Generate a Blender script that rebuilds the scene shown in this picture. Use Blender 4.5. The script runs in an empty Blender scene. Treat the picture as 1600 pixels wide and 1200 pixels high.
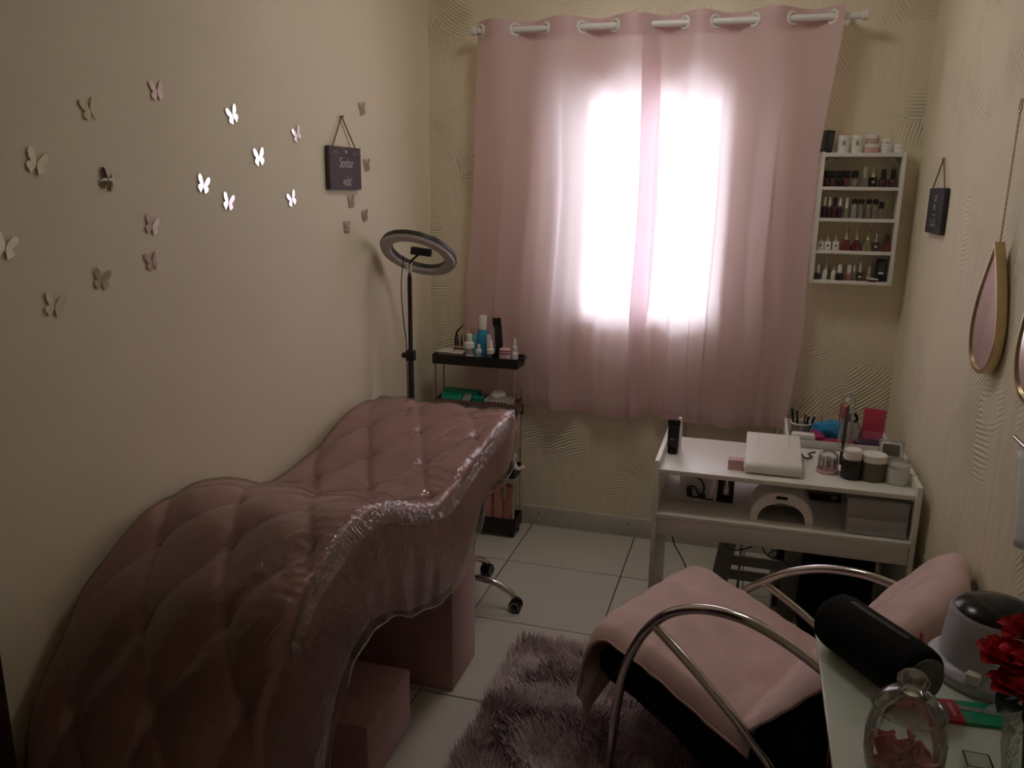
import bpy, bmesh, math, random
import numpy as np
from mathutils import Vector, Matrix, Euler
PI = math.pi
random.seed(7)
rng = np.random.default_rng(7)
S = bpy.context.scene
COL = S.collection
D = bpy.data

# ------------------------------------------------------------------ camera, sky, exposure
cam_d = D.cameras.new('camera')
cam_d.sensor_width = 36.0
cam_d.lens = 36.0 * 1275.99 / 1600.0
cam_d.clip_start = 0.05
cam = D.objects.new('camera', cam_d)
COL.objects.link(cam)
_r, _u, _f = Vector((0.9589, 0.2836, 0.0128)), Vector((-0.0784, 0.2210, 0.9721)), Vector((-0.2728, 0.9331, -0.2342))
cam.matrix_world = Matrix(((_r.x, _u.x, -_f.x, 1.464), (_r.y, _u.y, -_f.y, -3.6149), (_r.z, _u.z, -_f.z, 1.5996), (0, 0, 0, 1)))
S.camera = cam
w = D.worlds.new('overcast_sky')
S.world = w
w.use_nodes = True
w.node_tree.nodes['Background'].inputs[0].default_value = (0.88, 0.94, 1.0, 1)
w.node_tree.nodes['Background'].inputs[1].default_value = 8.8
# sampling guide for the daylight entering by the window opening (a portal emits nothing itself)
pl = D.lights.new('window_portal', 'AREA')
pl.shape = 'RECTANGLE'; pl.size = 0.58; pl.size_y = 0.92
pl.cycles.is_portal = True
po = D.objects.new('window_portal', pl); COL.objects.link(po)
po.location = (1.0, 0.095, 1.515)
po.rotation_euler = (-PI/2, 0, 0)     # faces -y, into the room
S.view_settings.view_transform = 'Standard'
S.view_settings.look = 'None'
S.view_settings.gamma = 1.0
S.view_settings.use_curve_mapping = False
S.view_settings.exposure = 0.72
FILL = 6.2          # radiance of the added fill light's disc
S.cycles.max_bounces = 10
S.cycles.diffuse_bounces = 7
S.cycles.glossy_bounces = 5
S.cycles.transmission_bounces = 8
S.cycles.transparent_max_bounces = 16
S.cycles.sample_clamp_indirect = 8.0

# ------------------------------------------------------------------ materials
MATS = {}
def mat(name, col, rough=0.6, metal=0.0, var=0.06, scale=30.0, bump=0.0, bscale=None, sheen=0.0, spec=0.5, trans=0.0, coat=0.0, alpha=1.0, ior=1.45):
    if name in MATS: return MATS[name]
    m = D.materials.new(name); m.use_nodes = True
    nt = m.node_tree; N = nt.nodes; L = nt.links
    b = N['Principled BSDF']
    b.inputs['Roughness'].default_value = rough
    b.inputs['Metallic'].default_value = metal
    b.inputs['Sheen Weight'].default_value = sheen
    b.inputs['Specular IOR Level'].default_value = spec
    b.inputs['Transmission Weight'].default_value = trans
    b.inputs['Coat Weight'].default_value = coat
    b.inputs['Alpha'].default_value = alpha
    b.inputs['IOR'].default_value = ior
    tc = N.new('ShaderNodeTexCoord')
    nz = N.new('ShaderNodeTexNoise'); nz.inputs['Scale'].default_value = scale; nz.inputs['Detail'].default_value = 3
    L.new(tc.outputs['Object'], nz.inputs['Vector'])
    rp = N.new('ShaderNodeValToRGB')
    c = np.array(col[:3])
    rp.color_ramp.elements[0].color = (*np.clip(c * (1 - var), 0, 1), 1)
    rp.color_ramp.elements[1].color = (*np.clip(c * (1 + var), 0, 1), 1)
    rp.color_ramp.elements[0].position = 0.3; rp.color_ramp.elements[1].position = 0.7
    L.new(nz.outputs['Fac'], rp.inputs['Fac']); L.new(rp.outputs['Color'], b.inputs['Base Color'])
    if bump:
        n2 = N.new('ShaderNodeTexNoise'); n2.inputs['Scale'].default_value = bscale or scale * 3; n2.inputs['Detail'].default_value = 4
        L.new(tc.outputs['Object'], n2.inputs['Vector'])
        bp = N.new('ShaderNodeBump'); bp.inputs['Strength'].default_value = bump; bp.inputs['Distance'].default_value = 0.004
        L.new(n2.outputs['Fac'], bp.inputs['Height']); L.new(bp.outputs['Normal'], b.inputs['Normal'])
    MATS[name] = m
    return m

def math_node(nt, op, a=None, b=None, clamp=False):
    n = nt.nodes.new('ShaderNodeMath'); n.operation = op; n.use_clamp = clamp
    for i, v in enumerate((a, b)):
        if v is None: continue
        if isinstance(v, (int, float)): n.inputs[i].default_value = v
        else: nt.links.new(v, n.inputs[i])
    return n.outputs[0]

def plaster(name, col, axes, amount, cell=3.2, pitch=0.0138):
    """painted plaster, combed in arcs patch by patch; axes = the two coordinates running in the wall's plane"""
    m = D.materials.new(name); m.use_nodes = True
    nt = m.node_tree; N = nt.nodes; L = nt.links
    b = N['Principled BSDF']; b.inputs['Roughness'].default_value = 0.62; b.inputs['Specular IOR Level'].default_value = 0.35
    g = N.new('ShaderNodeNewGeometry')
    sp = N.new('ShaderNodeSeparateXYZ'); L.new(g.outputs['Position'], sp.inputs[0])
    cb = N.new('ShaderNodeCombineXYZ')
    L.new(sp.outputs[axes[0]], cb.inputs[0]); L.new(sp.outputs[axes[1]], cb.inputs[1])
    n1 = N.new('ShaderNodeTexNoise'); n1.inputs['Scale'].default_value = 1.6; n1.inputs['Detail'].default_value = 5
    L.new(g.outputs['Position'], n1.inputs['Vector'])
    rp = N.new('ShaderNodeValToRGB'); c = np.array(col)
    rp.color_ramp.elements[0].position = 0.35; rp.color_ramp.elements[1].position = 0.68
    rp.color_ramp.elements[0].color = (*(c * 0.955), 1); rp.color_ramp.elements[1].color = (*np.clip(c * 1.03, 0, 1), 1)
    L.new(n1.outputs['Fac'], rp.inputs['Fac']); L.new(rp.outputs['Color'], b.inputs['Base Color'])
    fine = N.new('ShaderNodeTexNoise'); fine.inputs['Scale'].default_value = 60; fine.inputs['Detail'].default_value = 4
    L.new(g.outputs['Position'], fine.inputs['Vector'])
    h = math_node(nt, 'MULTIPLY', fine.outputs['Fac'], 0.12)
    if amount > 0:
        wob = N.new('ShaderNodeTexNoise'); wob.inputs['Scale'].default_value = 5; wob.inputs['Detail'].default_value = 2
        L.new(cb.outputs[0], wob.inputs['Vector'])
        # distort cell borders
        vadd = N.new('ShaderNodeVectorMath'); vadd.operation = 'MULTIPLY_ADD'
        L.new(wob.outputs['Color'], vadd.inputs[0]); vadd.inputs[1].default_value = (0.16, 0.16, 0); L.new(cb.outputs[0], vadd.inputs[2])
        vo = N.new('ShaderNodeTexVoronoi'); vo.voronoi_dimensions = '2D'; vo.inputs['Scale'].default_value = cell
        L.new(vadd.outputs[0], vo.inputs['Vector'])
        off = N.new('ShaderNodeVectorMath'); off.operation = 'MULTIPLY_ADD'
        L.new(vo.outputs['Color'], off.inputs[0]); off.inputs[1].default_value = (1.5, 1.5, 0); off.inputs[2].default_value = (-0.75, -0.75, 0)
        cen = N.new('ShaderNodeVectorMath'); cen.operation = 'ADD'
        L.new(vo.outputs['Position'], cen.inputs[0]); L.new(off.outputs[0], cen.inputs[1])
        ds = N.new('ShaderNodeVectorMath'); ds.operation = 'DISTANCE'
        v2 = N.new('ShaderNodeVectorMath'); v2.operation = 'MULTIPLY_ADD'
        L.new(wob.outputs['Color'], v2.inputs[0]); v2.inputs[1].default_value = (0.03, 0.03, 0); L.new(cb.outputs[0], v2.inputs[2])
        L.new(v2.outputs[0], ds.inputs[0]); L.new(cen.outputs[0], ds.inputs[1])
        sn = math_node(nt, 'SINE', math_node(nt, 'MULTIPLY', ds.outputs['Value'], 2 * PI / pitch))
        sn = math_node(nt, 'MULTIPLY', math_node(nt, 'ADD', sn, 1.0), 0.5)
        sn = math_node(nt, 'POWER', sn, 0.7)
        mk = N.new('ShaderNodeTexNoise'); mk.inputs['Scale'].default_value = 3.4; mk.inputs['Detail'].default_value = 4
        L.new(cb.outputs[0], mk.inputs['Vector'])
        mr = N.new('ShaderNodeMapRange'); mr.inputs[1].default_value = 0.49; mr.inputs[2].default_value = 0.62
        L.new(mk.outputs['Fac'], mr.inputs[0])
        h = math_node(nt, 'ADD', h, math_node(nt, 'MULTIPLY', sn, mr.outputs[0]))
        # trowel drags, smeared upright
        mp = N.new('ShaderNodeMapping'); mp.inputs['Scale'].default_value = (7, 1.3, 1)
        L.new(cb.outputs[0], mp.inputs[0])
        dr = N.new('ShaderNodeTexNoise'); dr.inputs['Scale'].default_value = 1.4; dr.inputs['Detail'].default_value = 3; dr.inputs['Distortion'].default_value = 1.2
        L.new(mp.outputs[0], dr.inputs['Vector'])
        h = math_node(nt, 'ADD', h, math_node(nt, 'MULTIPLY', dr.outputs['Fac'], 1.6))
    bp = N.new('ShaderNodeBump'); bp.inputs['Strength'].default_value = 0.8 if amount else 0.25
    bp.inputs['Distance'].default_value = amount if amount else 0.002
    L.new(h, bp.inputs['Height']); L.new(bp.outputs['Normal'], b.inputs['Normal'])
    return m

def sheer(name, col_t, col_d, transp, transl):
    m = D.materials.new(name); m.use_nodes = True
    nt = m.node_tree; N = nt.nodes; L = nt.links
    N.remove(N['Principled BSDF'])
    tc = N.new('ShaderNodeTexCoord')
    mp = N.new('ShaderNodeMapping'); mp.inputs['Scale'].default_value = (70, 70, 5)
    L.new(tc.outputs['Object'], mp.inputs[0])
    nz = N.new('ShaderNodeTexNoise'); nz.inputs['Scale'].default_value = 1.0; nz.inputs['Detail'].default_value = 3
    L.new(mp.outputs[0], nz.inputs['Vector'])
    bp = N.new('ShaderNodeBump'); bp.inputs['Strength'].default_value = 0.12; bp.inputs['Distance'].default_value = 0.004
    L.new(nz.outputs['Fac'], bp.inputs['Height'])
    t = N.new('ShaderNodeBsdfTransparent'); t.inputs[0].default_value = (*col_t, 1)
    tl = N.new('ShaderNodeBsdfTranslucent'); tl.inputs[0].default_value = (*col_t, 1)
    df = N.new('ShaderNodeBsdfPrincipled'); df.inputs['Base Color'].default_value = (*col_d, 1)
    df.inputs['Roughness'].default_value = 0.5; df.inputs['Sheen Weight'].default_value = 0.25
    L.new(bp.outputs[0], df.inputs['Normal']); L.new(bp.outputs[0], tl.inputs['Normal'])
    m1 = N.new('ShaderNodeMixShader'); m1.inputs[0].default_value = transl
    L.new(df.outputs[0], m1.inputs[1]); L.new(tl.outputs[0], m1.inputs[2])
    m2 = N.new('ShaderNodeMixShader'); m2.inputs[0].default_value = transp
    L.new(m1.outputs[0], m2.inputs[1]); L.new(t.outputs[0], m2.inputs[2])
    L.new(m2.outputs[0], N['Material Output'].inputs[0])
    MATS[name] = m
    return m

def clear(name, tint, gloss=0.12, rough=0.04, bump=0.0, bscale=60, milky=0.0, stretch=(1, 1, 1), milk=(0.9, 0.9, 0.9)):
    """thin clear sheet: lets light straight through, shines by Fresnel"""
    if name in MATS: return MATS[name]
    m = D.materials.new(name); m.use_nodes = True
    nt = m.node_tree; N = nt.nodes; L = nt.links
    N.remove(N['Principled BSDF'])
    t = N.new('ShaderNodeBsdfTransparent'); t.inputs[0].default_value = (*tint, 1)
    g = N.new('ShaderNodeBsdfGlossy'); g.inputs['Roughness'].default_value = rough
    lw = N.new('ShaderNodeLayerWeight'); lw.inputs[0].default_value = 0.28
    fac = math_node(nt, 'ADD', math_node(nt, 'MULTIPLY', lw.outputs['Fresnel'], 0.8), gloss, True)
    if bump:
        tc = N.new('ShaderNodeTexCoord'); mp = N.new('ShaderNodeMapping'); mp.inputs['Scale'].default_value = stretch
        L.new(tc.outputs['Object'], mp.inputs[0])
        nz = N.new('ShaderNodeTexNoise'); nz.inputs['Scale'].default_value = bscale; nz.inputs['Detail'].default_value = 3; nz.inputs['Distortion'].default_value = 1.5
        L.new(mp.outputs[0], nz.inputs['Vector'])
        bp = N.new('ShaderNodeBump'); bp.inputs['Strength'].default_value = bump; bp.inputs['Distance'].default_value = 0.006
        L.new(nz.outputs['Fac'], bp.inputs['Height'])
        L.new(bp.outputs[0], g.inputs['Normal']); L.new(bp.outputs[0], lw.inputs['Normal'])
    mx = N.new('ShaderNodeMixShader'); L.new(fac, mx.inputs[0])
    base = t.outputs[0]
    if milky:
        d = N.new('ShaderNodeBsdfDiffuse'); d.inputs[0].default_value = (*milk, 1)
        m0 = N.new('ShaderNodeMixShader'); m0.inputs[0].default_value = milky
        L.new(t.outputs[0], m0.inputs[1]); L.new(d.outputs[0], m0.inputs[2]); base = m0.outputs[0]
    L.new(base, mx.inputs[1]); L.new(g.outputs[0], mx.inputs[2])
    L.new(mx.outputs[0], N['Material Output'].inputs[0])
    MATS[name] = m
    return m

CREAM = (0.78, 0.71, 0.555)
m_left = plaster('smooth_cream_paint', CREAM, (1, 2), 0.0)
m_back = plaster('combed_cream_plaster_back', CREAM, (0, 2), 0.0050, 3.0)
m_right = plaster('combed_cream_plaster_side', (0.78, 0.715, 0.55), (1, 2), 0.0042, 2.3)
m_ceil = mat('ceiling_paint', (0.8, 0.76, 0.66), 0.8)
m_tile = mat('pale_ceramic_tile', (0.55, 0.535, 0.475), 0.25, var=0.03, scale=4, bump=0.02, bscale=9)
m_grout = mat('dark_grout', (0.10, 0.06, 0.04), 0.9)
m_skirt = mat('skirting_tile', (0.55, 0.53, 0.47), 0.4, var=0.04)
m_curtain = sheer('pink_sheer_curtain', (0.93, 0.78, 0.84), (0.78, 0.60, 0.60), 0.05, 0.40)
m_hem = sheer('pink_curtain_hem', (0.85, 0.66, 0.69), (0.72, 0.53, 0.52), 0.03, 0.35)
m_white = mat('white_laminate', (0.78, 0.77, 0.73), 0.32, var=0.02)
m_wplast = mat('white_plastic', (0.80, 0.78, 0.75), 0.35, var=0.02)
m_wmetal = mat('white_enamel', (0.80, 0.79, 0.80), 0.3, var=0.02)
m_black = mat('black_plastic', (0.016, 0.014, 0.015), 0.42, var=0.1)
m_bgloss = mat('black_gloss', (0.008, 0.0075, 0.008), 0.20, var=0.1, spec=0.3)
m_bfab = mat('black_fabric', (0.007, 0.007, 0.0075), 0.9, var=0.2, scale=200, bump=0.2, spec=0.25)
m_chrome = mat('chrome', (0.62, 0.59, 0.58), 0.13, 1.0, var=0.05)
m_gold = mat('gold_metal', (0.60, 0.48, 0.29), 0.32, 1.0)
m_goldp = mat('gold_print', (0.80, 0.66, 0.42), 0.35, 0.7)
m_silver = mat('silver_cap', (0.75, 0.74, 0.72), 0.25, 0.9)
m_mirror = mat('mirror_silver', (0.90, 0.90, 0.90), 0.02, 1.0, var=0.0)
m_velvet = mat('mauve_pink_suede', (0.46, 0.275, 0.265), 0.85, var=0.10, scale=7, bump=0.08, bscale=90, sheen=0.25)
m_velvet2 = mat('mauve_suede_box', (0.43, 0.245, 0.24), 0.85, var=0.10, scale=9, bump=0.08, bscale=90, sheen=0.25)
m_pink = mat('pale_pink_cotton', (0.64, 0.465, 0.45), 0.9, var=0.06, scale=12, bump=0.15, bscale=60, sheen=0.1)
m_seam = mat('pale_pink_seam', (0.70, 0.48, 0.45), 0.9)
m_cover = clear('clear_vinyl_sheet', (0.97, 0.95, 0.95), 0.05, 0.07, 0.65, 12, stretch=(1.0, 2.2, 2.2))
m_beadv = clear('vinyl_hem', (0.95, 0.92, 0.92), 0.25, 0.12, milky=0.25, milk=(0.8, 0.75, 0.76))
m_gather = clear('gathered_vinyl', (0.97, 0.95, 0.95), 0.17, 0.06, 0.8, 60)
m_glass = clear('clear_glass', (0.96, 0.98, 0.97), 0.09, 0.02)
m_pane = clear('window_glass', (0.96, 0.98, 0.98), 0.04, 0.01)
m_crack = clear('crackled_glass', (0.90, 0.94, 0.92), 0.10, 0.05, 0.9, 70)
m_frost = clear('frosted_plastic', (0.92, 0.92, 0.92), 0.06, 0.25, milky=0.32)
m_milk = clear('milky_plastic', (0.92, 0.94, 0.90), 0.06, 0.25, 0.3, 40, milky=0.7, milk=(0.85, 0.87, 0.80))
m_film = clear('crumpled_film', (0.95, 0.95, 0.96), 0.10, 0.08, 0.9, 45)
m_dark_wood = mat('dark_stained_wood', (0.035, 0.018, 0.014), 0.5, var=0.25, scale=12)
m_grey = mat('grey_painted_metal', (0.33, 0.33, 0.31), 0.5)
m_greyl = mat('pale_grey_plastic', (0.50, 0.50, 0.58), 0.35)
m_diff = mat('ring_diffuser', (0.42, 0.40, 0.41), 0.45)
m_cord = mat('brown_twine', (0.16, 0.10, 0.06), 0.9)
m_plum = mat('dark_plum_board', (0.085, 0.058, 0.068), 0.6)
m_slate = mat('dark_slate_board', (0.035, 0.035, 0.042), 0.6)
m_chalk = mat('chalk_lettering', (0.72, 0.66, 0.68), 0.8)
m_chalk2 = mat('faded_lettering', (0.16, 0.12, 0.14), 0.8)
m_chalk3 = mat('grey_lettering', (0.22, 0.23, 0.24), 0.8)
m_rug = mat('mauve_rug_base', (0.22, 0.14, 0.15), 1.0)
m_counter = mat('pale_green_glass_top', (0.60, 0.68, 0.60), 0.16, var=0.02)
m_teal = mat('teal_card', (0.01, 0.30, 0.19), 0.5)
m_green = mat('green_foil', (0.01, 0.30, 0.15), 0.3)
m_red = mat('red_foil', (0.50, 0.03, 0.05), 0.35)
m_blue = mat('blue_plastic', (0.03, 0.30, 0.55), 0.4)
m_aqua = mat('aqua_plastic', (0.12, 0.50, 0.52), 0.4)
m_bluec = mat('blue_cloth', (0.02, 0.22, 0.45), 0.8)
m_magenta = mat('magenta_plastic', (0.33, 0.02, 0.10), 0.4)
m_redpink = mat('red_pink_pouch', (0.50, 0.05, 0.10), 0.45)
m_purple = mat('dark_purple_vinyl', (0.055, 0.03, 0.08), 0.3)
m_rose = mat('red_rose_petal', (0.55, 0.015, 0.03), 0.6, var=0.25, scale=40)
m_leaf = mat('dark_green_leaf', (0.012, 0.05, 0.028), 0.5, var=0.2)
m_petal = mat('pink_soap_petal', (0.55, 0.19, 0.20), 0.6, var=0.15)
m_pinkp = mat('pale_pink_plastic', (0.66, 0.40, 0.42), 0.4)
m_stripe = mat('dark_red_print', (0.30, 0.05, 0.08), 0.6)
m_brownjar = mat('brown_jar', (0.025, 0.017, 0.014), 0.25)
m_olivejar = mat('olive_jar', (0.13, 0.12, 0.085), 0.3)
m_tray_b = mat('smoky_brown_plastic', (0.20, 0.11, 0.10), 0.35)
m_peach = mat('peach_paper', (0.55, 0.26, 0.20), 0.7)
m_towel = mat('white_terry', (0.74, 0.78, 0.78), 0.95, bump=0.4, bscale=150)
m_screen = mat('grey_lcd', (0.06, 0.055, 0.055), 0.2)
m_tissue = mat('white_tissue', (0.75, 0.72, 0.70), 0.9)

# ------------------------------------------------------------------ geometry helpers
class B:
    """collects one shape (or a few fused ones) as a bmesh"""
    def __init__(s): s.bm = bmesh.new()
    def _add(s, t):
        me = D.meshes.new('t'); t.to_mesh(me); t.free(); s.bm.from_mesh(me); D.meshes.remove(me); return s
    def box(s, c, d, bev=0.0, rot=None, seg=2, taper=None):
        t = bmesh.new(); bmesh.ops.create_cube(t, size=1.0)
        for v in t.verts:
            k = 1.0
            if taper and v.co.z > 0: k = taper
            v.co = Vector((v.co.x * d[0] * k, v.co.y * d[1] * k, v.co.z * d[2]))
        if bev: bmesh.ops.bevel(t, geom=t.edges[:], offset=bev, segments=seg, profile=0.5, affect='EDGES')
        M_ = Matrix.Translation(c) @ (rot.to_4x4() if rot is not None else Matrix.Identity(4))
        bmesh.ops.transform(t, matrix=M_, verts=t.verts)
        return s._add(t)
    def lathe(s, prof, c=(0, 0, 0), seg=20, rot=None, sx=1.0, sy=1.0):
        t = bmesh.new(); rings = []
        for r_, z in prof:
            if r_ < 1e-6: rings.append([t.verts.new((0, 0, z))])
            else: rings.append([t.verts.new((r_ * sx * math.cos(2 * PI * k / seg), r_ * sy * math.sin(2 * PI * k / seg), z)) for k in range(seg)])
        for a, b in zip(rings, rings[1:]):
            if len(a) == 1 and len(b) == 1: continue
            for k in range(seg):
                k2 = (k + 1) % seg
                if len(a) == 1: t.faces.new((a[0], b[k2], b[k]))
                elif len(b) == 1: t.faces.new((a[k], a[k2], b[0]))
                else: t.faces.new((a[k], a[k2], b[k2], b[k]))
        if len(rings[0]) > 1: t.faces.new(list(reversed(rings[0])))
        if len(rings[-1]) > 1: t.faces.new(rings[-1])
        M_ = Matrix.Translation(c) @ (rot.to_4x4() if rot is not None else Matrix.Identity(4))
        bmesh.ops.transform(t, matrix=M_, verts=t.verts)
        return s._add(t)
    def open_lathe(s, prof, c=(0, 0, 0), seg=24, rot=None):
        t = bmesh.new()
        rings = [[t.verts.new((r_ * math.cos(2 * PI * k / seg), r_ * math.sin(2 * PI * k / seg), z)) for k in range(seg)] for r_, z in prof]
        for a, b in zip(rings, rings[1:]):
            for k in range(seg): t.faces.new((a[k], a[(k + 1) % seg], b[(k + 1) % seg], b[k]))
        M_ = Matrix.Translation(c) @ (rot.to_4x4() if rot is not None else Matrix.Identity(4))
        bmesh.ops.transform(t, matrix=M_, verts=t.verts)
        return s._add(t)
    def tube(s, pts, r_, seg=10, closed=False, smooth=0):
        P = [Vector(p) for p in pts]
        if smooth:
            Q = []
            n = len(P)
            for i in range(n if closed else n - 1):
                p0 = P[(i - 1) % n] if (closed or i > 0) else P[i]
                p1, p2 = P[i], P[(i + 1) % n]
                p3 = P[(i + 2) % n] if (closed or i + 2 < n) else P[(i + 1) % n]
                for k in range(smooth):
                    q = k / smooth
                    Q.append(0.5 * ((2 * p1) + (p2 - p0) * q + (2 * p0 - 5 * p1 + 4 * p2 - p3) * q * q + (3 * p1 - p0 - 3 * p2 + p3) * q ** 3))
            if not closed: Q.append(P[-1])
            P = Q
        t = bmesh.new(); n = len(P); rings = []
        up = None
        for i in range(n):
            a = P[(i - 1) % n] if (closed or i > 0) else P[i]
            b = P[(i + 1) % n] if (closed or i < n - 1) else P[i]
            d = (b - a).normalized()
            if up is None:
                up = d.orthogonal().normalized()
            up = (up - d * up.dot(d)).normalized()
            sd = d.cross(up)
            rr = r_[i * (len(r_) - 1) // max(1, n - 1)] if isinstance(r_, (list, tuple)) else r_
            rings.append([t.verts.new(P[i] + (up * math.cos(2 * PI * k / seg) + sd * math.sin(2 * PI * k / seg)) * rr) for k in range(seg)])
        for i in range(n if closed else n - 1):
            a, b = rings[i], rings[(i + 1) % n]
            for k in range(seg): t.faces.new((a[k], a[(k + 1) % seg], b[(k + 1) % seg], b[k]))
        if not closed:
            t.faces.new(list(reversed(rings[0]))); t.faces.new(rings[-1])
        return s._add(t)
    def prism(s, poly, th, M_=None, bev=0.0):
        """polygon in xy extruded from z=0 to z=th"""
        t = bmesh.new()
        lo = [t.verts.new((x, y, 0)) for x, y in poly]; hi = [t.verts.new((x, y, th)) for x, y in poly]
        n = len(poly)
        t.faces.new(list(reversed(lo))); t.faces.new(hi)
        for k in range(n): t.faces.new((lo[k], lo[(k + 1) % n], hi[(k + 1) % n], hi[k]))
        bmesh.ops.recalc_face_normals(t, faces=t.faces)
        if bev: bmesh.ops.bevel(t, geom=t.edges[:], offset=bev, segments=2, profile=0.5, affect='EDGES')
        if M_ is not None: bmesh.ops.transform(t, matrix=M_, verts=t.verts)
        return s._add(t)
    def grid(s, fn, nu, nv, cu=False):
        t = bmesh.new()
        V = [[t.verts.new(fn(i / (nu if cu else nu - 1), j / (nv - 1))) for j in range(nv)] for i in range(nu)]
        for i in range(nu if cu else nu - 1):
            for j in range(nv - 1):
                t.faces.new((V[i][j], V[(i + 1) % nu][j], V[(i + 1) % nu][j + 1], V[i][j + 1]))
        return s._add(t)
    def solid(s, th):
        bmesh.ops.recalc_face_normals(s.bm, faces=s.bm.faces)
        bmesh.ops.solidify(s.bm, geom=s.bm.faces[:], thickness=th); return s

def obj(name, b, m, parent=None, loc=None, smooth=True, ang=38):
    bm = b.bm if isinstance(b, B) else b
    bmesh.ops.recalc_face_normals(bm, faces=bm.faces)
    me = D.meshes.new(name); bm.to_mesh(me); bm.free()
    me.materials.append(m)
    if smooth:
        me.shade_smooth(); me.set_sharp_from_angle(angle=math.radians(ang))
    o = D.objects.new(name, me); COL.objects.link(o)
    if parent is not None: o.parent = parent
    if loc is not None: o.location = loc
    return o

def tag(o, label, cat, group=None):
    o['label'] = label; o['category'] = cat
    if group: o['group'] = group
    return o

def thing(name, label, cat, loc=(0, 0, 0), rotz=0.0, group=None):
    o = D.objects.new(name, None); COL.objects.link(o); o.empty_display_size = 0.05
    o.location = loc; o.rotation_euler = (0, 0, rotz)
    return tag(o, label, cat, group)

def struct(name, b, m, parent=None, **k):
    o = obj(name, b, m, parent, **k)
    if parent is None: o['kind'] = 'structure'
    return o

def copy_tree(root, loc=None, label=None):
    r_ = root.copy(); COL.objects.link(r_)
    for ch in root.children:
        c = ch.copy(); COL.objects.link(c); c.parent = r_
        for g in ch.children:
            d = g.copy(); COL.objects.link(d); d.parent = c
    if loc is not None: r_.location = loc
    if label: r_['label'] = label
    return r_

def rx(a): return Matrix.Rotation(a, 3, 'X')
def ry(a): return Matrix.Rotation(a, 3, 'Y')
def rz(a): return Matrix.Rotation(a, 3, 'Z')

def crumple(o, amp, scale, seed=0):
    """push the vertices about by smooth noise"""
    from mathutils import noise
    for v in o.data.vertices:
        p = Vector(v.co) * scale + Vector((seed * 3.1, seed * 1.7, seed))
        v.co = v.co + noise.noise_vector(p) * amp
    return o

def lettering(name, txt, size, m, parent, M_, shear=0.25, ext=0.0004, offset=0.0):
    cu = D.curves.new('txt', 'FONT'); cu.body = txt; cu.size = size; cu.align_x = 'CENTER'; cu.align_y = 'CENTER'
    cu.shear = shear; cu.extrude = ext; cu.offset = offset; cu.resolution_u = 4
    to = D.objects.new('txt', cu); COL.objects.link(to)
    dg = bpy.context.evaluated_depsgraph_get(); dg.update()
    me = D.meshes.new_from_object(to.evaluated_get(dg)); D.objects.remove(to)
    me.name = name; me.materials.clear(); me.materials.append(m); me.transform(M_)
    o = D.objects.new(name, me); COL.objects.link(o); o.parent = parent
    o['kind'] = 'stuff'
    return o

# ------------------------------------------------------------------ the room
RW, RB, CH = 2.05, -4.45, 2.72
def wall_box(x0, x1, y0, y1, z0, z1): return B().box(((x0 + x1) / 2, (y0 + y1) / 2, (z0 + z1) / 2), (x1 - x0, y1 - y0, z1 - z0))
struct('wall_left', wall_box(-0.12, 0, RB, 0.14, -0.1, CH), m_left)
struct('wall_right', wall_box(RW, RW + 0.12, RB, 0.14, -0.1, CH), m_right)
struct('wall_front', wall_box(-0.12, RW + 0.12, RB - 0.12, RB, -0.1, CH), m_left)
struct('ceiling', wall_box(-0.12, RW + 0.12, RB - 0.12, 0.14, CH, CH + 0.1), m_ceil)
# back wall: one slab with the window hole cut through it
WX0, WX1, WZ0, WZ1 = 0.70, 1.30, 1.04, 1.99
def back_wall():
    bm = bmesh.new()
    xs = [0.0, WX0, WX1, RW]; zs = [-0.1, WZ0, WZ1, CH]
    for y in (0.0, 0.09):
        V = [[bm.verts.new((x, y, z)) for z in zs] for x in xs]
        for i in range(3):
            for j in range(3):
                if i == 1 and j == 1: continue
                bm.faces.new((V[i][j], V[i + 1][j], V[i + 1][j + 1], V[i][j + 1]))
        if y == 0.0: A = V
    Bv = V
    loop = [(1, 1), (2, 1), (2, 2), (1, 2)]
    for k in range(4):
        a, b = loop[k], loop[(k + 1) % 4]
        bm.faces.new((A[a[0]][a[1]], A[b[0]][b[1]], Bv[b[0]][b[1]], Bv[a[0]][a[1]]))
    return bm
struct('wall_back', back_wall(), m_back, smooth=False)
# window: metal sash with two leaves
win = D.objects.new('window_1', None); COL.objects.link(win); win.location = ((WX0 + WX1) / 2, 0.065, (WZ0 + WZ1) / 2); win['kind'] = 'structure'
ww, wh = WX1 - WX0, WZ1 - WZ0
for nm, c, d in (('frame_rail', (0, 0, wh / 2 - 0.0125), (ww, 0.04, 0.025)), ('frame_rail', (0, 0, -wh / 2 + 0.0125), (ww, 0.04, 0.025)),
                 ('frame_stile', (-ww / 2 + 0.0125, 0, 0), (0.025, 0.04, wh - 0.05)), ('frame_stile', (ww / 2 - 0.0125, 0, 0), (0.025, 0.04, wh - 0.05)),
                 ('meeting_stile', (0.0, 0.0, 0), (0.035, 0.03, wh - 0.05))):
    obj(nm, B().box(c, d, 0.003), m_white, win)
for sx in (-1, 1):
    obj('pane', B().box((sx * 0.148, 0, 0), (0.254, 0.004, wh - 0.05)), m_pane, win)

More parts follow.
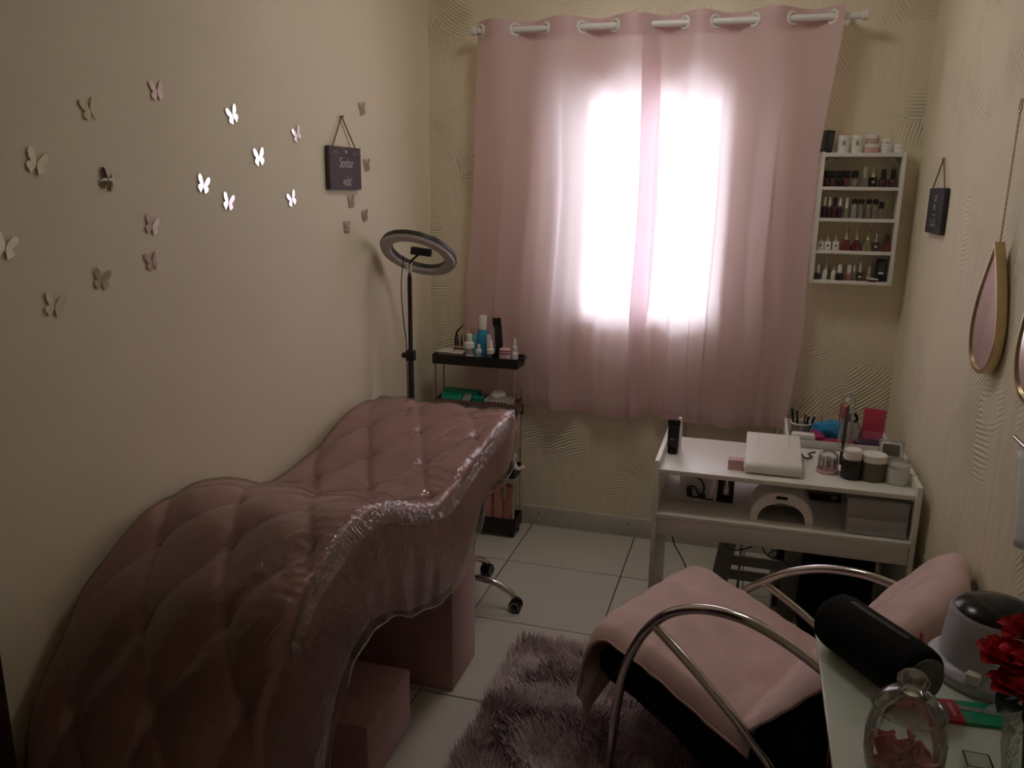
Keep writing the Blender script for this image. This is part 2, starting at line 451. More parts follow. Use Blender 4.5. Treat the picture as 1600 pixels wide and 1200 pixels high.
# floor: grout bed with single tiles
fl = struct('floor', wall_box(-0.12, RW + 0.12, RB - 0.12, 0.14, -0.12, -0.003), m_grout)
xs = [0.0] + [0.023 + 0.5 * k for k in range(5)] + [RW]
ys = [0.0, -0.429] + [-0.429 - 0.5 * k for k in range(1, 9)]
tmesh = {}
for i in range(len(xs) - 1):
    for j in range(len(ys) - 1):
        x0, x1, y1, y0 = xs[i] + 0.0022, xs[i + 1] - 0.0022, ys[j] - 0.0022, max(ys[j + 1], RB) + 0.0022
        if x1 - x0 < 0.005 or y1 - y0 < 0.01: continue
        key = (round(x1 - x0, 3), round(y1 - y0, 3))
        if key not in tmesh:
            o = obj('tile', B().box((0, 0, -0.003), (x1 - x0, y1 - y0, 0.006), 0.0015, seg=1), m_tile, fl)
            tmesh[key] = o.data
        else:
            o = D.objects.new('tile', tmesh[key]); COL.objects.link(o); o.parent = fl
        o.location = ((x0 + x1) / 2, (y0 + y1) / 2, random.uniform(-0.0006, 0))
sk = struct('baseboard_back', B().box((RW / 2, -0.006, 0.047), (RW, 0.012, 0.095), 0.002), m_skirt)
for x in (0.555, 0.985): obj('screw', B().lathe([(0.004, 0), (0.004, 0.002), (0, 0.0025)], (x, -0.012, 0.062), 8, rx(PI / 2)), m_black, sk)
struct('baseboard_left', B().box((0.006, RB / 2 - 0.01, 0.047), (0.012, -RB - 0.05, 0.095), 0.002), m_skirt)
struct('baseboard_right', B().box((RW - 0.006, RB / 2 - 0.01, 0.047), (0.012, -RB - 0.05, 0.095), 0.002), m_skirt)
tk = struct('trim_1', B().box((1.195, -0.008, 0.39), (0.05, 0.016, 0.56), 0.002), m_skirt)
# added fill light, unseen above the frame: glowing disc in a white rim
lp = thing('added_fill_lamp', 'added round white fill light on the ceiling, out of view', 'lamp', (1.05, -0.95, CH))
m_fill = D.materials.new('fill_diffuser'); m_fill.use_nodes = True
_e = m_fill.node_tree.nodes['Principled BSDF']
_e.inputs['Base Color'].default_value = (0.9, 0.9, 0.88, 1)
_e.inputs['Emission Color'].default_value = (1.0, 0.96, 0.87, 1); _e.inputs['Emission Strength'].default_value = FILL
obj('diffuser', B().lathe([(0.0, -0.075), (0.14, -0.068), (0.21, -0.045), (0.225, -0.015)], (0, 0, 0), 40), m_fill, lp)
obj('rim', B().lathe([(0.228, -0.018), (0.240, -0.014), (0.240, 0.0)], (0, 0, 0), 40), m_white, lp)
# dark door in the left wall, near the camera
dr = D.objects.new('door_1', None); COL.objects.link(dr); dr.location = (0.0, -2.9, 0); dr['kind'] = 'structure'
obj('jamb', B().box((0.022, 0.395, 1.05), (0.044, 0.07, 2.1), 0.004), m_dark_wood, dr)
obj('jamb', B().box((0.022, -0.42, 1.05), (0.044, 0.07, 2.1), 0.004), m_dark_wood, dr)
obj('head_jamb', B().box((0.022, -0.0125, 2.135), (0.044, 0.885, 0.07), 0.004), m_dark_wood, dr)
lf = obj('leaf', B().box((0.015, -0.0125, 1.05), (0.028, 0.742, 2.09), 0.002), m_dark_wood, dr)
obj('handle', B().tube([(0.02, -0.30, 1.02), (0.07, -0.30, 1.02), (0.07, -0.18, 1.02)], 0.009, 8), m_chrome, lf)
# ------------------------------------------------------------------ curtain lounge
def lerp(a, b, t): return a + (b - a) * t
LP = np.array([(-.66,.75),(-.80,.765),(-.95,.752),(-1.07,.722),(-1.17,.695),(-1.30,.673),(-1.40,.662),(-1.50,.672),(-1.62,.718),(-1.739,.761),(-1.85,.789),(-1.95,.79),(-2.05,.77),(-2.16,.718),(-2.25,.669),(-2.333,.572),(-2.40,.48),(-2.44,.36),(-2.452,.2),(-2.455,.02)])
RP = np.array([(-.80,.775),(-.90,.772),(-1.02,.764),(-1.16,.75),(-1.317,.732),(-1.433,.711),(-1.53,.702),(-1.62,.715),(-1.72,.747),(-1.83,.793),(-1.943,.839),(-2.044,.858),(-2.121,.856),(-2.222,.828),(-2.302,.796),(-2.367,.74),(-2.43,.65),(-2.465,.53),(-2.48,.3),(-2.485,.02)])
# underside, matched index by index (y, z)
BP = np.array([(-.83,.665),(-.90,.60),(-1.02,.60),(-1.16,.60),(-1.28,.50),(-1.41,.43),(-1.50,.425),(-1.58,.44),(-1.67,.462),(-1.74,.485),(-1.80,.504),(-1.86,.535),(-1.93,.568),(-2.02,.592),(-2.094,.584),(-2.157,.556),(-2.22,.49),(-2.262,.40),(-2.292,.2),(-2.30,.02)])
def pcurve(P, t):
    n = len(P) - 1; f = min(max(t, 0), 1) * n; k = min(int(f), n - 1); q = f - k
    p0, p1, p2, p3 = P[max(k - 1, 0)], P[k], P[k + 1], P[min(k + 2, n)]
    return 0.5 * ((2 * p1) + (p2 - p0) * q + (2 * p0 - 5 * p1 + 4 * p2 - p3) * q * q + (3 * p1 - p0 - 3 * p2 + p3) * q ** 3)
LX0, LX1 = 0.028, 0.66
TROWS = [-.06, .03, .12, .21, .30, .385, .47, .56, .655, .765, .855, .95, 1.05]
def lounge_top(u, t, off=0.0, quilt=True):
    p = lerp(pcurve(LP, t), pcurve(RP, t), u)
    e = 0.002
    q0 = lerp(pcurve(LP, max(t - e, 0)), pcurve(RP, max(t - e, 0)), u); q1 = lerp(pcurve(LP, min(t + e, 1)), pcurve(RP, min(t + e, 1)), u)
    d = q1 - q0; d = d / (np.linalg.norm(d) + 1e-9); n = np.array([d[1], -d[0]])   # (y,z) normal
    if n[1] < 0 and t < 0.8: n = -n
    if t >= 0.8 and n[0] > 0: n = -n
    x = lerp(LX0, LX1, u)
    h = 0.0
    if quilt:
        row = np.interp(t, TROWS, np.arange(len(TROWS)))
        a = (u - 0.20) / 0.345 + 0.5 * row; b_ = (u - 0.20) / 0.345 - 0.5 * row
        s = abs(math.sin(PI * a) * math.sin(PI * b_))
        h = 0.019 * s ** 0.55
        dip = math.exp(-((a - round(a)) ** 2 + (b_ - round(b_)) ** 2) / 0.012)
        h -= 0.012 * dip
        edge = min(u, 1 - u)
        h *= min(1, edge / 0.10) ** 0.6
        h += 0.012 * (1 - min(1, edge / 0.1))
    # rounded long edges
    ed = min(u, 1 - u) * (LX1 - LX0); R_ = 0.035
    rd = R_ - math.sqrt(max(0, R_ * R_ - max(0, R_ - ed) ** 2)) if ed < R_ else 0.0
    hh = h - rd + off
    return Vector((x, p[0] + n[0] * hh, p[1] + n[1] * hh))
lg = thing('curved_lounge', 'mauve pink tufted wave shaped massage lounge standing against the left wall', 'lounge', (0.35, -1.6, 0))
O_l = Vector((0.35, -1.6, 0))
def lounge_body():
    b = B(); t = b.bm
    NT, NU = 210, 84
    # cosine spacing at the long edges
    us = [0.5 - 0.5 * math.cos(PI * k / (NU - 1)) * (0.35 + 0.65 * 1) for k in range(NU)]
    us = [0.55 * (k / (NU - 1)) + 0.45 * us[k] for k in range(NU)]
    us[0] = 0.0; us[-1] = 1.0
    V = [[t.verts.new(lounge_top(us[j], i / (NT - 1)) - O_l) for j in range(NU)] for i in range(NT)]
    for i in range(NT - 1):
        for j in range(NU - 1): t.faces.new((V[i][j], V[i + 1][j], V[i + 1][j + 1], V[i][j + 1]))
    W = []
    for i in range(NT):
        p = pcurve(BP, i / (NT - 1))
        W.append([t.verts.new(Vector((lerp(LX0, LX1, q), p[0], p[1])) - O_l) for q in (0.0, 1.0)])
    for i in range(NT - 1):
        t.faces.new((W[i][0], W[i][1], W[i + 1][1], W[i + 1][0]))
        t.faces.new((V[i][0], W[i][0], W[i + 1][0], V[i + 1][0]))
        t.faces.new((V[i][-1], V[i + 1][-1], W[i + 1][1], W[i][1]))
    t.faces.new(V[0] + [W[0][1], W[0][0]]); t.faces.new(V[-1] + [W[-1][1], W[-1][0]])
    return b
obj('cushioned_body', lounge_body(), m_velvet, lg, ang=60)
obj('pedestal', B().box((-0.005, 0.304, 0.30), (0.575, 0.226, 0.60), 0.008), m_velvet2, lg)
for ti in range(len(TROWS)):
    t = TROWS[ti]
    if not 0.02 < t < 0.97: continue
    for k in range(-1, 5):
        u = 0.20 + 0.345 * (k - 0.5 * (ti % 2))
        if not 0.06 < u < 0.95: continue
        p = lounge_top(u, t) - O_l
        obj('button', B().lathe([(0.0, -0.004), (0.009, -0.003), (0.011, 0.001), (0.007, 0.005), (0, 0.006)], p, 10), m_velvet, lg)
# clear vinyl sheet over it: top face, and a skirt down the side that faces the room
from mathutils import noise as mnoise
def cover_pt(i, j, NT, NU, NS):
    t = i / (NT - 1)
    if j < NU:
        u = j / (NU - 1)
        p = lounge_top(u, t, 0.007, quilt=True)
        e = max(0, 1 - (1 - u) / 0.30)                     # crinkles gather along the room side
        nz = mnoise.noise_vector(Vector((p.x * 12, p.y * 38, p.z * 24)))
        p += Vector((0, nz.y * 0.3, 1)) * (abs(nz.x) * (0.003 + 0.014 * e))
        return p
    k = (j - NU + 1) / NS
    top = lounge_top(1.0, t, 0.012, quilt=False); bt = pcurve(BP, t)
    if t < 0.14: zb = bt[1] - 0.02
    else: zb = bt[1] - 0.014 + 0.004 * math.sin(t * 43)
    y = lerp(top.y, bt[0], k); z = lerp(top.z, zb, k)
    bul = math.sin(PI * min(1, k * 1.1)) * 0.014
    nz = mnoise.noise_vector(Vector((3.3, y * 15 + z * 5, z * 6)))
    return Vector((LX1 + 0.012 + bul + nz.x * 0.012 * (0.5 + 0.3 * k), y, z))
def cover_mesh():
    b = B(); t = b.bm; NT, NU, NS = 400, 80, 16
    V = [[t.verts.new(cover_pt(i, j, NT, NU, NS) - O_l) for j in range(NU + NS)] for i in range(NT)]
    for i in range(NT - 1):
        for j in range(NU + NS - 1): t.faces.new((V[i][j], V[i + 1][j], V[i + 1][j + 1], V[i][j + 1]))
    # short fall over the head end
    H = [V[0]]
    for k in range(1, 4):
        row = [t.verts.new(V[0][j].co + Vector((0, 0.012 + 0.004 * k, -0.028 * k + (0.004 * math.sin(j * 1.3))))) for j in range(NU)]
        for j in range(NU - 1): t.faces.new((H[-1][j], H[-1][j + 1], row[j + 1], row[j]))
        H.append(row)
    return b
cv = obj('vinyl_cover', cover_mesh(), m_cover, None, ang=180)
cv.location = O_l
tag(cv, 'crinkled clear vinyl sheet draped over the mauve pink lounge', 'cover')
obj('hem', B().tube([cover_pt(i, 95, 400, 80, 16) - O_l for i in range(0, 400, 3)], 0.0022, 6), m_beadv, cv)
def gather_mesh():
    # film bunched along the room-side edge of the top
    b = B(); t = b.bm; NT, NW = 900, 16
    rows = []
    for i in range(NT):
        q = lerp(0.015, 0.80, i / (NT - 1)); wd = 0.025 * float(np.interp(q, [0, .03, .13, .20, .28, .33, .50, .58, .66, .80], [.4, 1, .9, .3, .35, .8, 1, .7, .35, .12])) * (0.55 + 0.45 * abs(mnoise.noise(Vector((q * 14, 2, 0)))) + 0.25 * math.sin(q * 31)) * min(1, 9 * min(i / NT, 1 - i / NT))
        top = lounge_top(1.0, q, 0.012, quilt=False); row = []
        for j in range(NW):
            k = j / (NW - 1)
            if k < 0.6:
                p = lounge_top(1.0 - (0.6 - k) / 0.6 * wd * 1.6, q, 0.016, quilt=True)
            else:
                kk = (k - 0.6) / 0.4
                p = Vector((LX1 + 0.016, top.y + 0.0, top.z + 0.004 - kk * wd * 0.8))
            nz = mnoise.noise_vector(Vector((k * 2.5, q * 260, 7)))
            n2 = mnoise.noise_vector(Vector((k * 1.2, q * 55, 3)))
            p = p + Vector((0.4 * (k > .5), 0, 1)) * ((abs(nz.x) * 0.009 + abs(n2.y) * 0.006) * min(1, wd / 0.012)) + Vector((0, nz.y * 0.003, 0))
            row.append(t.verts.new(p - O_l))
        rows.append(row)
    for i in range(NT - 1):
        for j in range(NW - 1): t.faces.new((rows[i][j], rows[i + 1][j], rows[i + 1][j + 1], rows[i][j + 1]))
    return b
obj('gathered_edge', gather_mesh(), m_gather, cv, ang=180)
rc = random.Random(3)
for (u0, t0, u1, t1) in ((.60, .62, .64, .585), (.80, .66, .90, .61), (.78, .665, .86, .625), (.66, .70, .76, .655), (.86, .73, .90, .70), (.12, .66, .13, .655), (.70, .17, .76, .12), (.83, .20, .86, .12), (.88, .13, .90, .09), (.55, .33, .8, .36), (.62, .42, .74, .385), (.45, .31, .80, .27), (.84, .42, .86, .39), (.92, .80, .97, .77)):
    pts = []
    for k in range(9):
        q = k / 8; p = lounge_top(lerp(u0, u1, q), lerp(t0, t1, q), 0.012, quilt=True)
        pts.append(p - O_l + Vector((0, 0.002 * math.sin(q * 9 + u0 * 20), 0)))
    obj('fold_crease', B().tube(pts, [0.0004, 0.0013, 0.0016, 0.0012, 0.0004], 5), m_gather, cv)
bx = thing('step_box', 'mauve suede covered step box on the floor under the lounge arch', 'step', (0.30, -1.756, 0))
obj('upholstered_block', B().box((0.0, 0.0, 0.10), (0.55, 0.288, 0.195), 0.01), m_velvet2, bx)

# ------------------------------------------------------------------ curtains on their rod
EY = [0.282, 0.432, 0.563, 0.717, 0.852, 0.982, 1.130, 1.244, 1.394, 1.532, 1.675, 1.80]
EY0 = [0.16] + EY
RODZ, RODY = 2.238, -0.108
def edge_x(tab, z): return float(np.interp(z, [q[0] for q in tab], [q[1] for q in tab]))
LE = [(0.58, 0.225), (0.9, 0.20), (1.09, 0.195), (1.58, 0.235), (1.85, 0.248), (2.22, 0.262), (2.3, 0.262)]
LRE = [(0.58, 1.005), (0.87, 1.01), (1.1, 1.035), (1.59, 1.055), (2.0, 1.045), (2.3, 1.02)]
RLE = [(0.58, 0.985), (0.87, 0.972), (1.1, 0.965), (1.59, 0.976), (2.0, 0.975), (2.3, 0.968)]
RE = [(0.58, 1.65), (1.03, 1.68), (1.25, 1.668), (1.75, 1.674), (2.16, 1.712), (2.3, 1.715)]
def fold_y(x0, z, side):
    """x0 = place along the header; returns distance in front of / behind the rod line"""
    k = int(np.searchsorted(EY0, x0)) - 1; k = min(max(k, 0), len(EY0) - 2)
    q = (x0 - EY0[k]) / (EY0[k + 1] - EY0[k])
    sgn = 1 if k % 2 == 0 else -1          # +1: behind the rod (towards the wall)
    top = sgn * math.sin(PI * q)
    dn = max(0.0, min(1.0, (2.2 - z) / 1.2))
    amp = lerp(0.036, 0.020, dn)
    y = amp * top
    y += dn * 0.007 * math.sin(x0 * 41 + 1.3 + 1.0 * math.sin(z * 2.1)) + dn * 0.0025 * math.sin(x0 * 101 + z * 1.5)
    for xp, wd, dp in ((0.40, 0.10, 0.010), (0.63, 0.11, 0.020), (0.81, 0.10, 0.016), (1.14, 0.08, 0.014), (1.23, 0.05, 0.010), (1.30, 0.07, 0.014), (1.56, 0.12, 0.016)):
        q = (x0 - xp - 0.012 * math.sin(z * 1.7 + xp * 9)) / wd          # a pleat: slow swell, then a quick tuck back
        if 0 <= q < 1: y -= dn * dp * (1 - q) ** 1.5
        elif -0.05 < q < 0: y -= dn * dp * (1 + q / 0.05)
    return y
def curtain(left):
    NX, NZ = 150, 56
    def fn(a, c):
        zt = 2.277; 
        if left: zb = 0.605 - 0.018 * max(0, (a - 0.55) / 0.45) + (0.012 if a < 0.45 else 0)
        else: zb = 0.598 + 0.010 * math.sin(a * 9)
        z = lerp(zb, zt, c)
        xe0, xe1 = (edge_x(LE, z), edge_x(LRE, z)) if left else (edge_x(RLE, z), edge_x(RE, z))
        h0, h1 = (0.262, 1.02) if left else (0.968, 1.715)
        x0 = lerp(h0, h1, a); x = lerp(xe0, xe1, a)
        yc = lerp(-0.048, RODY, min(1, max(0, (z - 0.7) / 1.45)))
        if left: y = yc + fold_y(x0, z, 0)
        else: y = yc + fold_y(x0, z, 1) - 0.030 * max(0, 1 - a / 0.14)
        if left and z < 1.0 and x < 0.54: y = max(y, -0.072)
        # waver of the top edge between the eyelets
        if c > 0.97: z += 0.0035 * math.cos(2 * PI * (x0 - 0.35) / 0.28)
        y = min(y, -0.014)
        return Vector((x + 0.006 * math.sin(z * 5 + a * 14) * (1 - c), y, z))
    return fn
def make_curtain(left, name, label):
    fn = curtain(left)
    o = obj(name, B().grid(fn, 150, 60), m_curtain, None, ang=180)
    tag(o, label, 'curtain', None)
    # hem and header bands: doubled cloth
    for nm, c0, c1, th in (('hem_band', 0.0, 0.025, 0.0018), ('header_band', 0.952, 1.0, 0.0022)):
        obj(nm, B().grid(lambda a, c: fn(a, lerp(c0, c1, c)) + Vector((0, -th, 0)), 150, 5), m_hem if nm == 'hem_band' else m_curtain, o, ang=180)
    return o
cl = make_curtain(True, 'curtain', 'left sheer pink eyelet curtain panel, behind the black trolley')
cr = make_curtain(False, 'curtain', 'right sheer pink eyelet curtain panel, beside the nail polish rack')
ring_me = None
for i, x in enumerate(EY[:11]):
    par = cl if i < 5 else cr
    a = math.radians(42) * (-1 if i % 2 == 0 else 1)
    if ring_me is None:
        pts = [(0.0225 * math.cos(2 * PI * k / 24), 0, 0.0225 * math.sin(2 * PI * k / 24)) for k in range(24)]
        o = obj('eyelet', B().tube(pts, 0.0062, 8, True), m_wplast, par); ring_me = o.data
    else:
        o = D.objects.new('eyelet', ring_me); COL.objects.link(o); o.parent = par
    o.location = (x, RODY, RODZ); o.rotation_euler = (0, 0, a)
rd = thing('curtain_rod', 'white metal curtain rod above the window carrying the pink curtains', 'rod', (1.0, RODY, RODZ))
obj('pole', B().lathe([(0.0125, -0.745), (0.0125, 0.76)], (0.015, 0, 0), 14, ry(PI / 2)), m_wmetal, rd)
for sx in (-0.735, 0.775):
    obj('finial', B().lathe([(0.0125, 0), (0.018, 0.004), (0.018, 0.022), (0.012, 0.028), (0, 0.029)], (sx - (0.0 if sx > 0 else 0.0), 0, 0), 14, ry(PI / 2 if sx > 0 else -PI / 2)), m_wmetal, rd)
    obj('wall_bracket', B().box((sx * 0.965, 0.053, -0.006), (0.018, 0.106, 0.016), 0.003), m_wmetal, rd)

# ------------------------------------------------------------------ shaggy rug
RX0, RX1, RY0, RY1 = 0.765, 1.60, -2.62, -1.075
def rug():
    o = obj('shaggy_rug', B().box(((RX0 + RX1) / 2, (RY0 + RY1) / 2, 0.004), (RX1 - RX0, RY1 - RY0, 0.008), 0.003), m_rug)
    tag(o, 'mauve grey mottled shaggy rug on the floor under the pink chair', 'rug')
    n = 52000
    x = rng.uniform(RX0, RX1, n); y = rng.uniform(RY0, RY1, n)
    # tufts lean in patches
    la = 2.6 * np.sin(x * 9 + 1.7 * np.sin(y * 7)) + 2.2 * np.cos(y * 8 + x * 4) + rng.normal(0, 0.7, n)
    out = np.clip((RX0 + 0.05 - x) / 0.05, 0, 1)
    lx, ly = np.cos(la), np.sin(la)
    lx = lx - out * 1.3
    ly = ly + np.clip((y - (RY1 - 0.05)) / 0.05, 0, 1) * 1.3
    ln = rng.uniform(0.03, 0.055, n); wd = rng.uniform(0.0022, 0.0038, n)
    lean = rng.uniform(0.35, 0.95, n)
    px, py = -ly, lx
    nrm = np.sqrt(px ** 2 + py ** 2) + 1e-6; px /= nrm; py /= nrm
    z0 = 0.010
    v = np.zeros((n, 5, 3), np.float32)
    def put(i, f, hgt, side):
        v[:, i, 0] = x + lx * lean * ln * f * 0.55 + px * wd * side
        v[:, i, 1] = y + ly * lean * ln * f * 0.55 + py * wd * side
        v[:, i, 2] = z0 + ln * hgt
    put(0, 0, 0, -1); put(1, 0, 0, 1); put(2, 0.5, 0.62, -0.8); put(3, 0.5, 0.62, 0.8); put(4, 1.25, 0.95, 0)
    base = (np.arange(n) * 5)[:, None]
    tri = np.concatenate([base + np.array([0, 1, 3]), base + np.array([0, 3, 2]), base + np.array([2, 3, 4])], 1).reshape(-1, 3)
    me = D.meshes.new('pile')
    me.vertices.add(n * 5); me.vertices.foreach_set('co', v.reshape(-1))
    me.loops.add(len(tri) * 3); me.loops.foreach_set('vertex_index', tri.reshape(-1).astype(np.int32))
    me.polygons.add(len(tri)); me.polygons.foreach_set('loop_start', (np.arange(len(tri)) * 3).astype(np.int32))
    me.update(); me.validate()
    m = mat('mauve_pile', (0.36, 0.25, 0.27), 0.95, sheen=0.2)
    nt = m.node_tree
    rp = [q for q in nt.nodes if q.type == 'VALTORGB'][0]; nz = [q for q in nt.nodes if q.type == 'TEX_NOISE'][0]
    nz.inputs['Scale'].default_value = 9; nz.inputs['Detail'].default_value = 4
    rp.color_ramp.elements[0].color = (0.44, 0.31, 0.325, 1); rp.color_ramp.elements[1].color = (0.90, 0.80, 0.80, 1)
    rp.color_ramp.elements[0].position = 0.38; rp.color_ramp.elements[1].position = 0.72
    me.materials.append(m)
    p = D.objects.new('pile', me); COL.objects.link(p); p.parent = o; p['kind'] = 'stuff'
rug()
# ------------------------------------------------------------------ ring light on its stand
rl = thing('ring_light', 'black ring light on a tall stand between lounge head and window corner', 'lamp', (0.145, -0.585, 0))
for k in range(3):
    a = 0.5 + 2 * PI * k / 3
    obj('leg', B().tube([(0, 0, 0.24), (0.11 * math.cos(a), 0.11 * math.sin(a), 0.01)], 0.007, 8), m_black, rl)
obj('pole', B().lathe([(0.0125, 0.10), (0.0125, 0.93), (0.0095, 0.935), (0.0095, 1.245), (0.006, 1.25), (0.006, 1.275)], (0, 0, 0), 12), m_black, rl)
ck = obj('clamp', B().box((0, 0, 0.925), (0.036, 0.032, 0.045), 0.005), m_black, rl)
obj('knob', B().lathe([(0.010, 0), (0.012, 0.004), (0.012, 0.016), (0.008, 0.02)], (-0.016, -0.006, 0.925), 10, ry(-PI / 2)), m_black, ck)
obj('neck', B().lathe([(0.008, 0), (0.008, 0.012), (0.014, 0.014), (0.014, 0.04)], (0, 0, 1.262), 12), m_silver, rl)
# ring plane: tipped to look down at the lounge
c65, s65, t14 = math.cos(math.radians(71)), math.sin(math.radians(71)), math.radians(13)
nv = (-_f) * c65 + (-_r * math.sin(t14) - _u * math.cos(t14)) * s65
nv.normalize()
RQ = nv.to_track_quat('Z', 'Y').to_matrix()
RC = Vector((0.183, -0.585, 1.337)) - Vector((0.145, -0.585, 0))
hs = obj('ring_housing', B().lathe([(0.108, 0.0), (0.108, -0.014), (0.114, -0.018), (0.150, -0.018), (0.156, -0.012), (0.156, 0.0)], RC, 48, RQ), m_black, rl)
def ring_torus(r0, r1, z0, z1, seg=48):
    b = B(); t = b.bm
    prof = [(r0, z0), (r0 + 0.004, z1), (r1 - 0.004, z1), (r1, z0)]
    R_ = [[t.verts.new((r_ * math.cos(2 * PI * k / seg), r_ * math.sin(2 * PI * k / seg), z)) for r_, z in prof] for k in range(seg)]
    for k in range(seg):
        for j in range(4): t.faces.new((R_[k][j], R_[(k + 1) % seg][j], R_[(k + 1) % seg][(j + 1) % 4], R_[k][(j + 1) % 4]))
    bmesh.ops.transform(t, matrix=Matrix.Translation(RC) @ RQ.to_4x4(), verts=t.verts)
    return b
D.objects.remove(hs)
obj('ring_housing', ring_torus(0.106, 0.156, -0.001, -0.018), m_black, rl)
obj('diffuser', ring_torus(0.109, 0.153, 0.0, 0.012), m_diff, rl)
# phone holder on a bent arm in the middle of the ring
low = RC + RQ @ Vector((0, 0, 0))
pa = Vector((0.0, 0, 1.30)); pb = RC + Vector((0.010, -0.02, 0.0)); 
obj('holder_arm', B().tube([pa + Vector((0.004, -0.008, 0.0)), lerp(pa, pb, 0.55) + Vector((0, -0.01, 0)), pb], 0.0045, 8), m_black, rl)
obj('phone_holder', B().box(pb + Vector((0.012, 0, 0.012)), (0.082, 0.03, 0.030), 0.004, rz(0.25) @ ry(0.12)), m_black, rl)
obj('cable', B().tube([(-0.02, -0.01, 1.33), (-0.032, -0.012, 1.20), (-0.022, -0.014, 1.05), (-0.014, -0.012, 0.98), (-0.012, -0.01, 0.70), (-0.012, 0.0, 0.3)], 0.0022, 6, smooth=6), m_black, rl)

# ------------------------------------------------------------------ trolley
TX0, TX1, TY0, TY1 = 0.092, 0.486, -0.205, -0.088
tr = thing('utility_trolley', 'slim black four tier trolley with metal posts in the window corner', 'trolley', ((TX0 + TX1) / 2, (TY0 + TY1) / 2, 0))
TW, TD = TX1 - TX0, TY1 - TY0
def open_box(wd, dp, ht, th, c=(0, 0, 0), flare=0.0):
    """open-topped tray as one walled shell"""
    b = B(); t = b.bm
    def ring(w_, d_, z): return [t.verts.new((c[0] + sx * w_ / 2, c[1] + sy * d_ / 2, c[2] + z)) for sx, sy in ((-1, -1), (1, -1), (1, 1), (-1, 1))]
    o0 = ring(wd - flare, dp - flare, 0); o1 = ring(wd, dp, ht); i1 = ring(wd - 2 * th, dp - 2 * th, ht); i0 = ring(wd - 2 * th - flare, dp - 2 * th - flare, th)
    for a, bb in ((o0, o1), (o1, i1), (i1, i0)):
        for k in range(4): t.faces.new((a[k], a[(k + 1) % 4], bb[(k + 1) % 4], bb[k]))
    t.faces.new(list(reversed(o0))); t.faces.new(i0)
    bmesh.ops.bevel(t, geom=[e for e in t.edges if abs(e.verts[0].co.z - e.verts[1].co.z) > ht * 0.5], offset=min(0.006, th * 0.9), segments=2, affect='EDGES')
    return b
obj('top_tray', open_box(TW + 0.012, TD + 0.012, 0.044, 0.004, (0, 0, 0.812)), m_black, tr)
obj('tray', open_box(TW, TD, 0.055, 0.004, (0, 0, 0.592)), m_tray_b, tr)
obj('tray', open_box(TW, TD, 0.045, 0.004, (0, 0, 0.295)), m_black, tr)
obj('base_tray', open_box(TW + 0.008, TD + 0.008, 0.06, 0.004, (0, 0, 0.035)), m_black, tr)
for sx in (-1, 1):
    for sy in (-1, 1):
        obj('post', B().lathe([(0.0042, 0.05), (0.0042, 0.82)], (sx * (TW / 2 - 0.006), sy * (TD / 2 - 0.006), 0), 8), m_chrome, tr)
        obj('foot', B().lathe([(0.010, 0.0), (0.013, 0.004), (0.013, 0.034)], (sx * (TW / 2 - 0.016), sy * (TD / 2 - 0.016), 0), 10), m_black, tr)
        obj('corner_clip', B().box((sx * (TW / 2 - 0.003), sy * (TD / 2 - 0.004), 0.60), (0.014, 0.016, 0.05), 0.003), m_black, tr)
obj('side_handle', B().tube([(TW / 2, -0.03, 0.845), (TW / 2 + 0.018, -0.03, 0.85), (TW / 2 + 0.018, 0.03, 0.85), (TW / 2, 0.03, 0.845)], 0.006, 8), m_black, tr)
hk = obj('hook', B().tube([(0, 0, 0.05), (0, -0.004, 0.015), (0.008, -0.012, -0.006), (0.028, -0.016, -0.012), (0.046, -0.016, 0.002)], 0.0085, 10, smooth=6), m_wplast, None)
hk.location = (0.492, -0.225, 0.372)
tag(hk, 'white plastic hook hanging at the trolley side beyond the lounge head', 'hook')
TZ = 0.817
def bottle(name, label, cat, loc, r_, h_body, m_body, cap, h_cap, m_cap, neck=0.5, shoulder=0.18, group=None, cap_r=None, tip=None, tilt=None, label_m=None, seg=16, square=False):
    """round or square bottle: body, cap and where the photo shows them a dropper tip and a paper label"""
    t = thing(name, label, cat, loc, 0, group)
    if tilt: t.rotation_euler = tilt
    if square:
        obj('body', B().box((0, 0, h_body / 2), (2 * r_, 2 * r_ * 0.85, h_body), min(0.004, r_ * 0.25)), m_body, t)
    else:
        obj('body', B().lathe([(r_ * 0.94, 0), (r_, 0.003), (r_, h_body * (1 - shoulder)), (r_ * 0.92, h_body * (1 - shoulder * 0.6)), (r_ * neck, h_body)], (0, 0, 0), seg), m_body, t)
    cr_ = cap_r or r_ * neck * 1.15
    if cap == 'taper': prof = [(cr_, h_body), (cr_ * 0.95, h_body + 0.004), (cr_ * 0.6, h_body + h_cap * 0.96), (cr_ * 0.45, h_body + h_cap)]
    elif cap == 'pump': prof = [(cr_ * 1.5, h_body - 0.002), (cr_ * 1.5, h_body + h_cap * 0.35), (cr_ * 0.8, h_body + h_cap * 0.45), (cr_ * 0.8, h_body + h_cap * 0.98), (cr_ * 0.6, h_body + h_cap)]
    elif cap == 'dropper': prof = [(cr_ * 1.1, h_body - 0.001), (cr_ * 1.1, h_body + h_cap * 0.3), (cr_ * 0.7, h_body + h_cap * 0.36), (cr_ * 0.6, h_body + h_cap * 0.8), (cr_ * 0.25, h_body + h_cap)]
    else: prof = [(cr_, h_body), (cr_, h_body + h_cap * 0.96), (cr_ * 0.9, h_body + h_cap)]
    c = obj('cap', B().lathe(prof, (0, 0, 0), 14), m_cap, t)
    if label_m:
        obj('paper_label', B().open_lathe([(r_ * 1.02, h_body * 0.15), (r_ * 1.02, h_body * 0.62)], (0, 0, 0), 16), label_m, t)
    return t
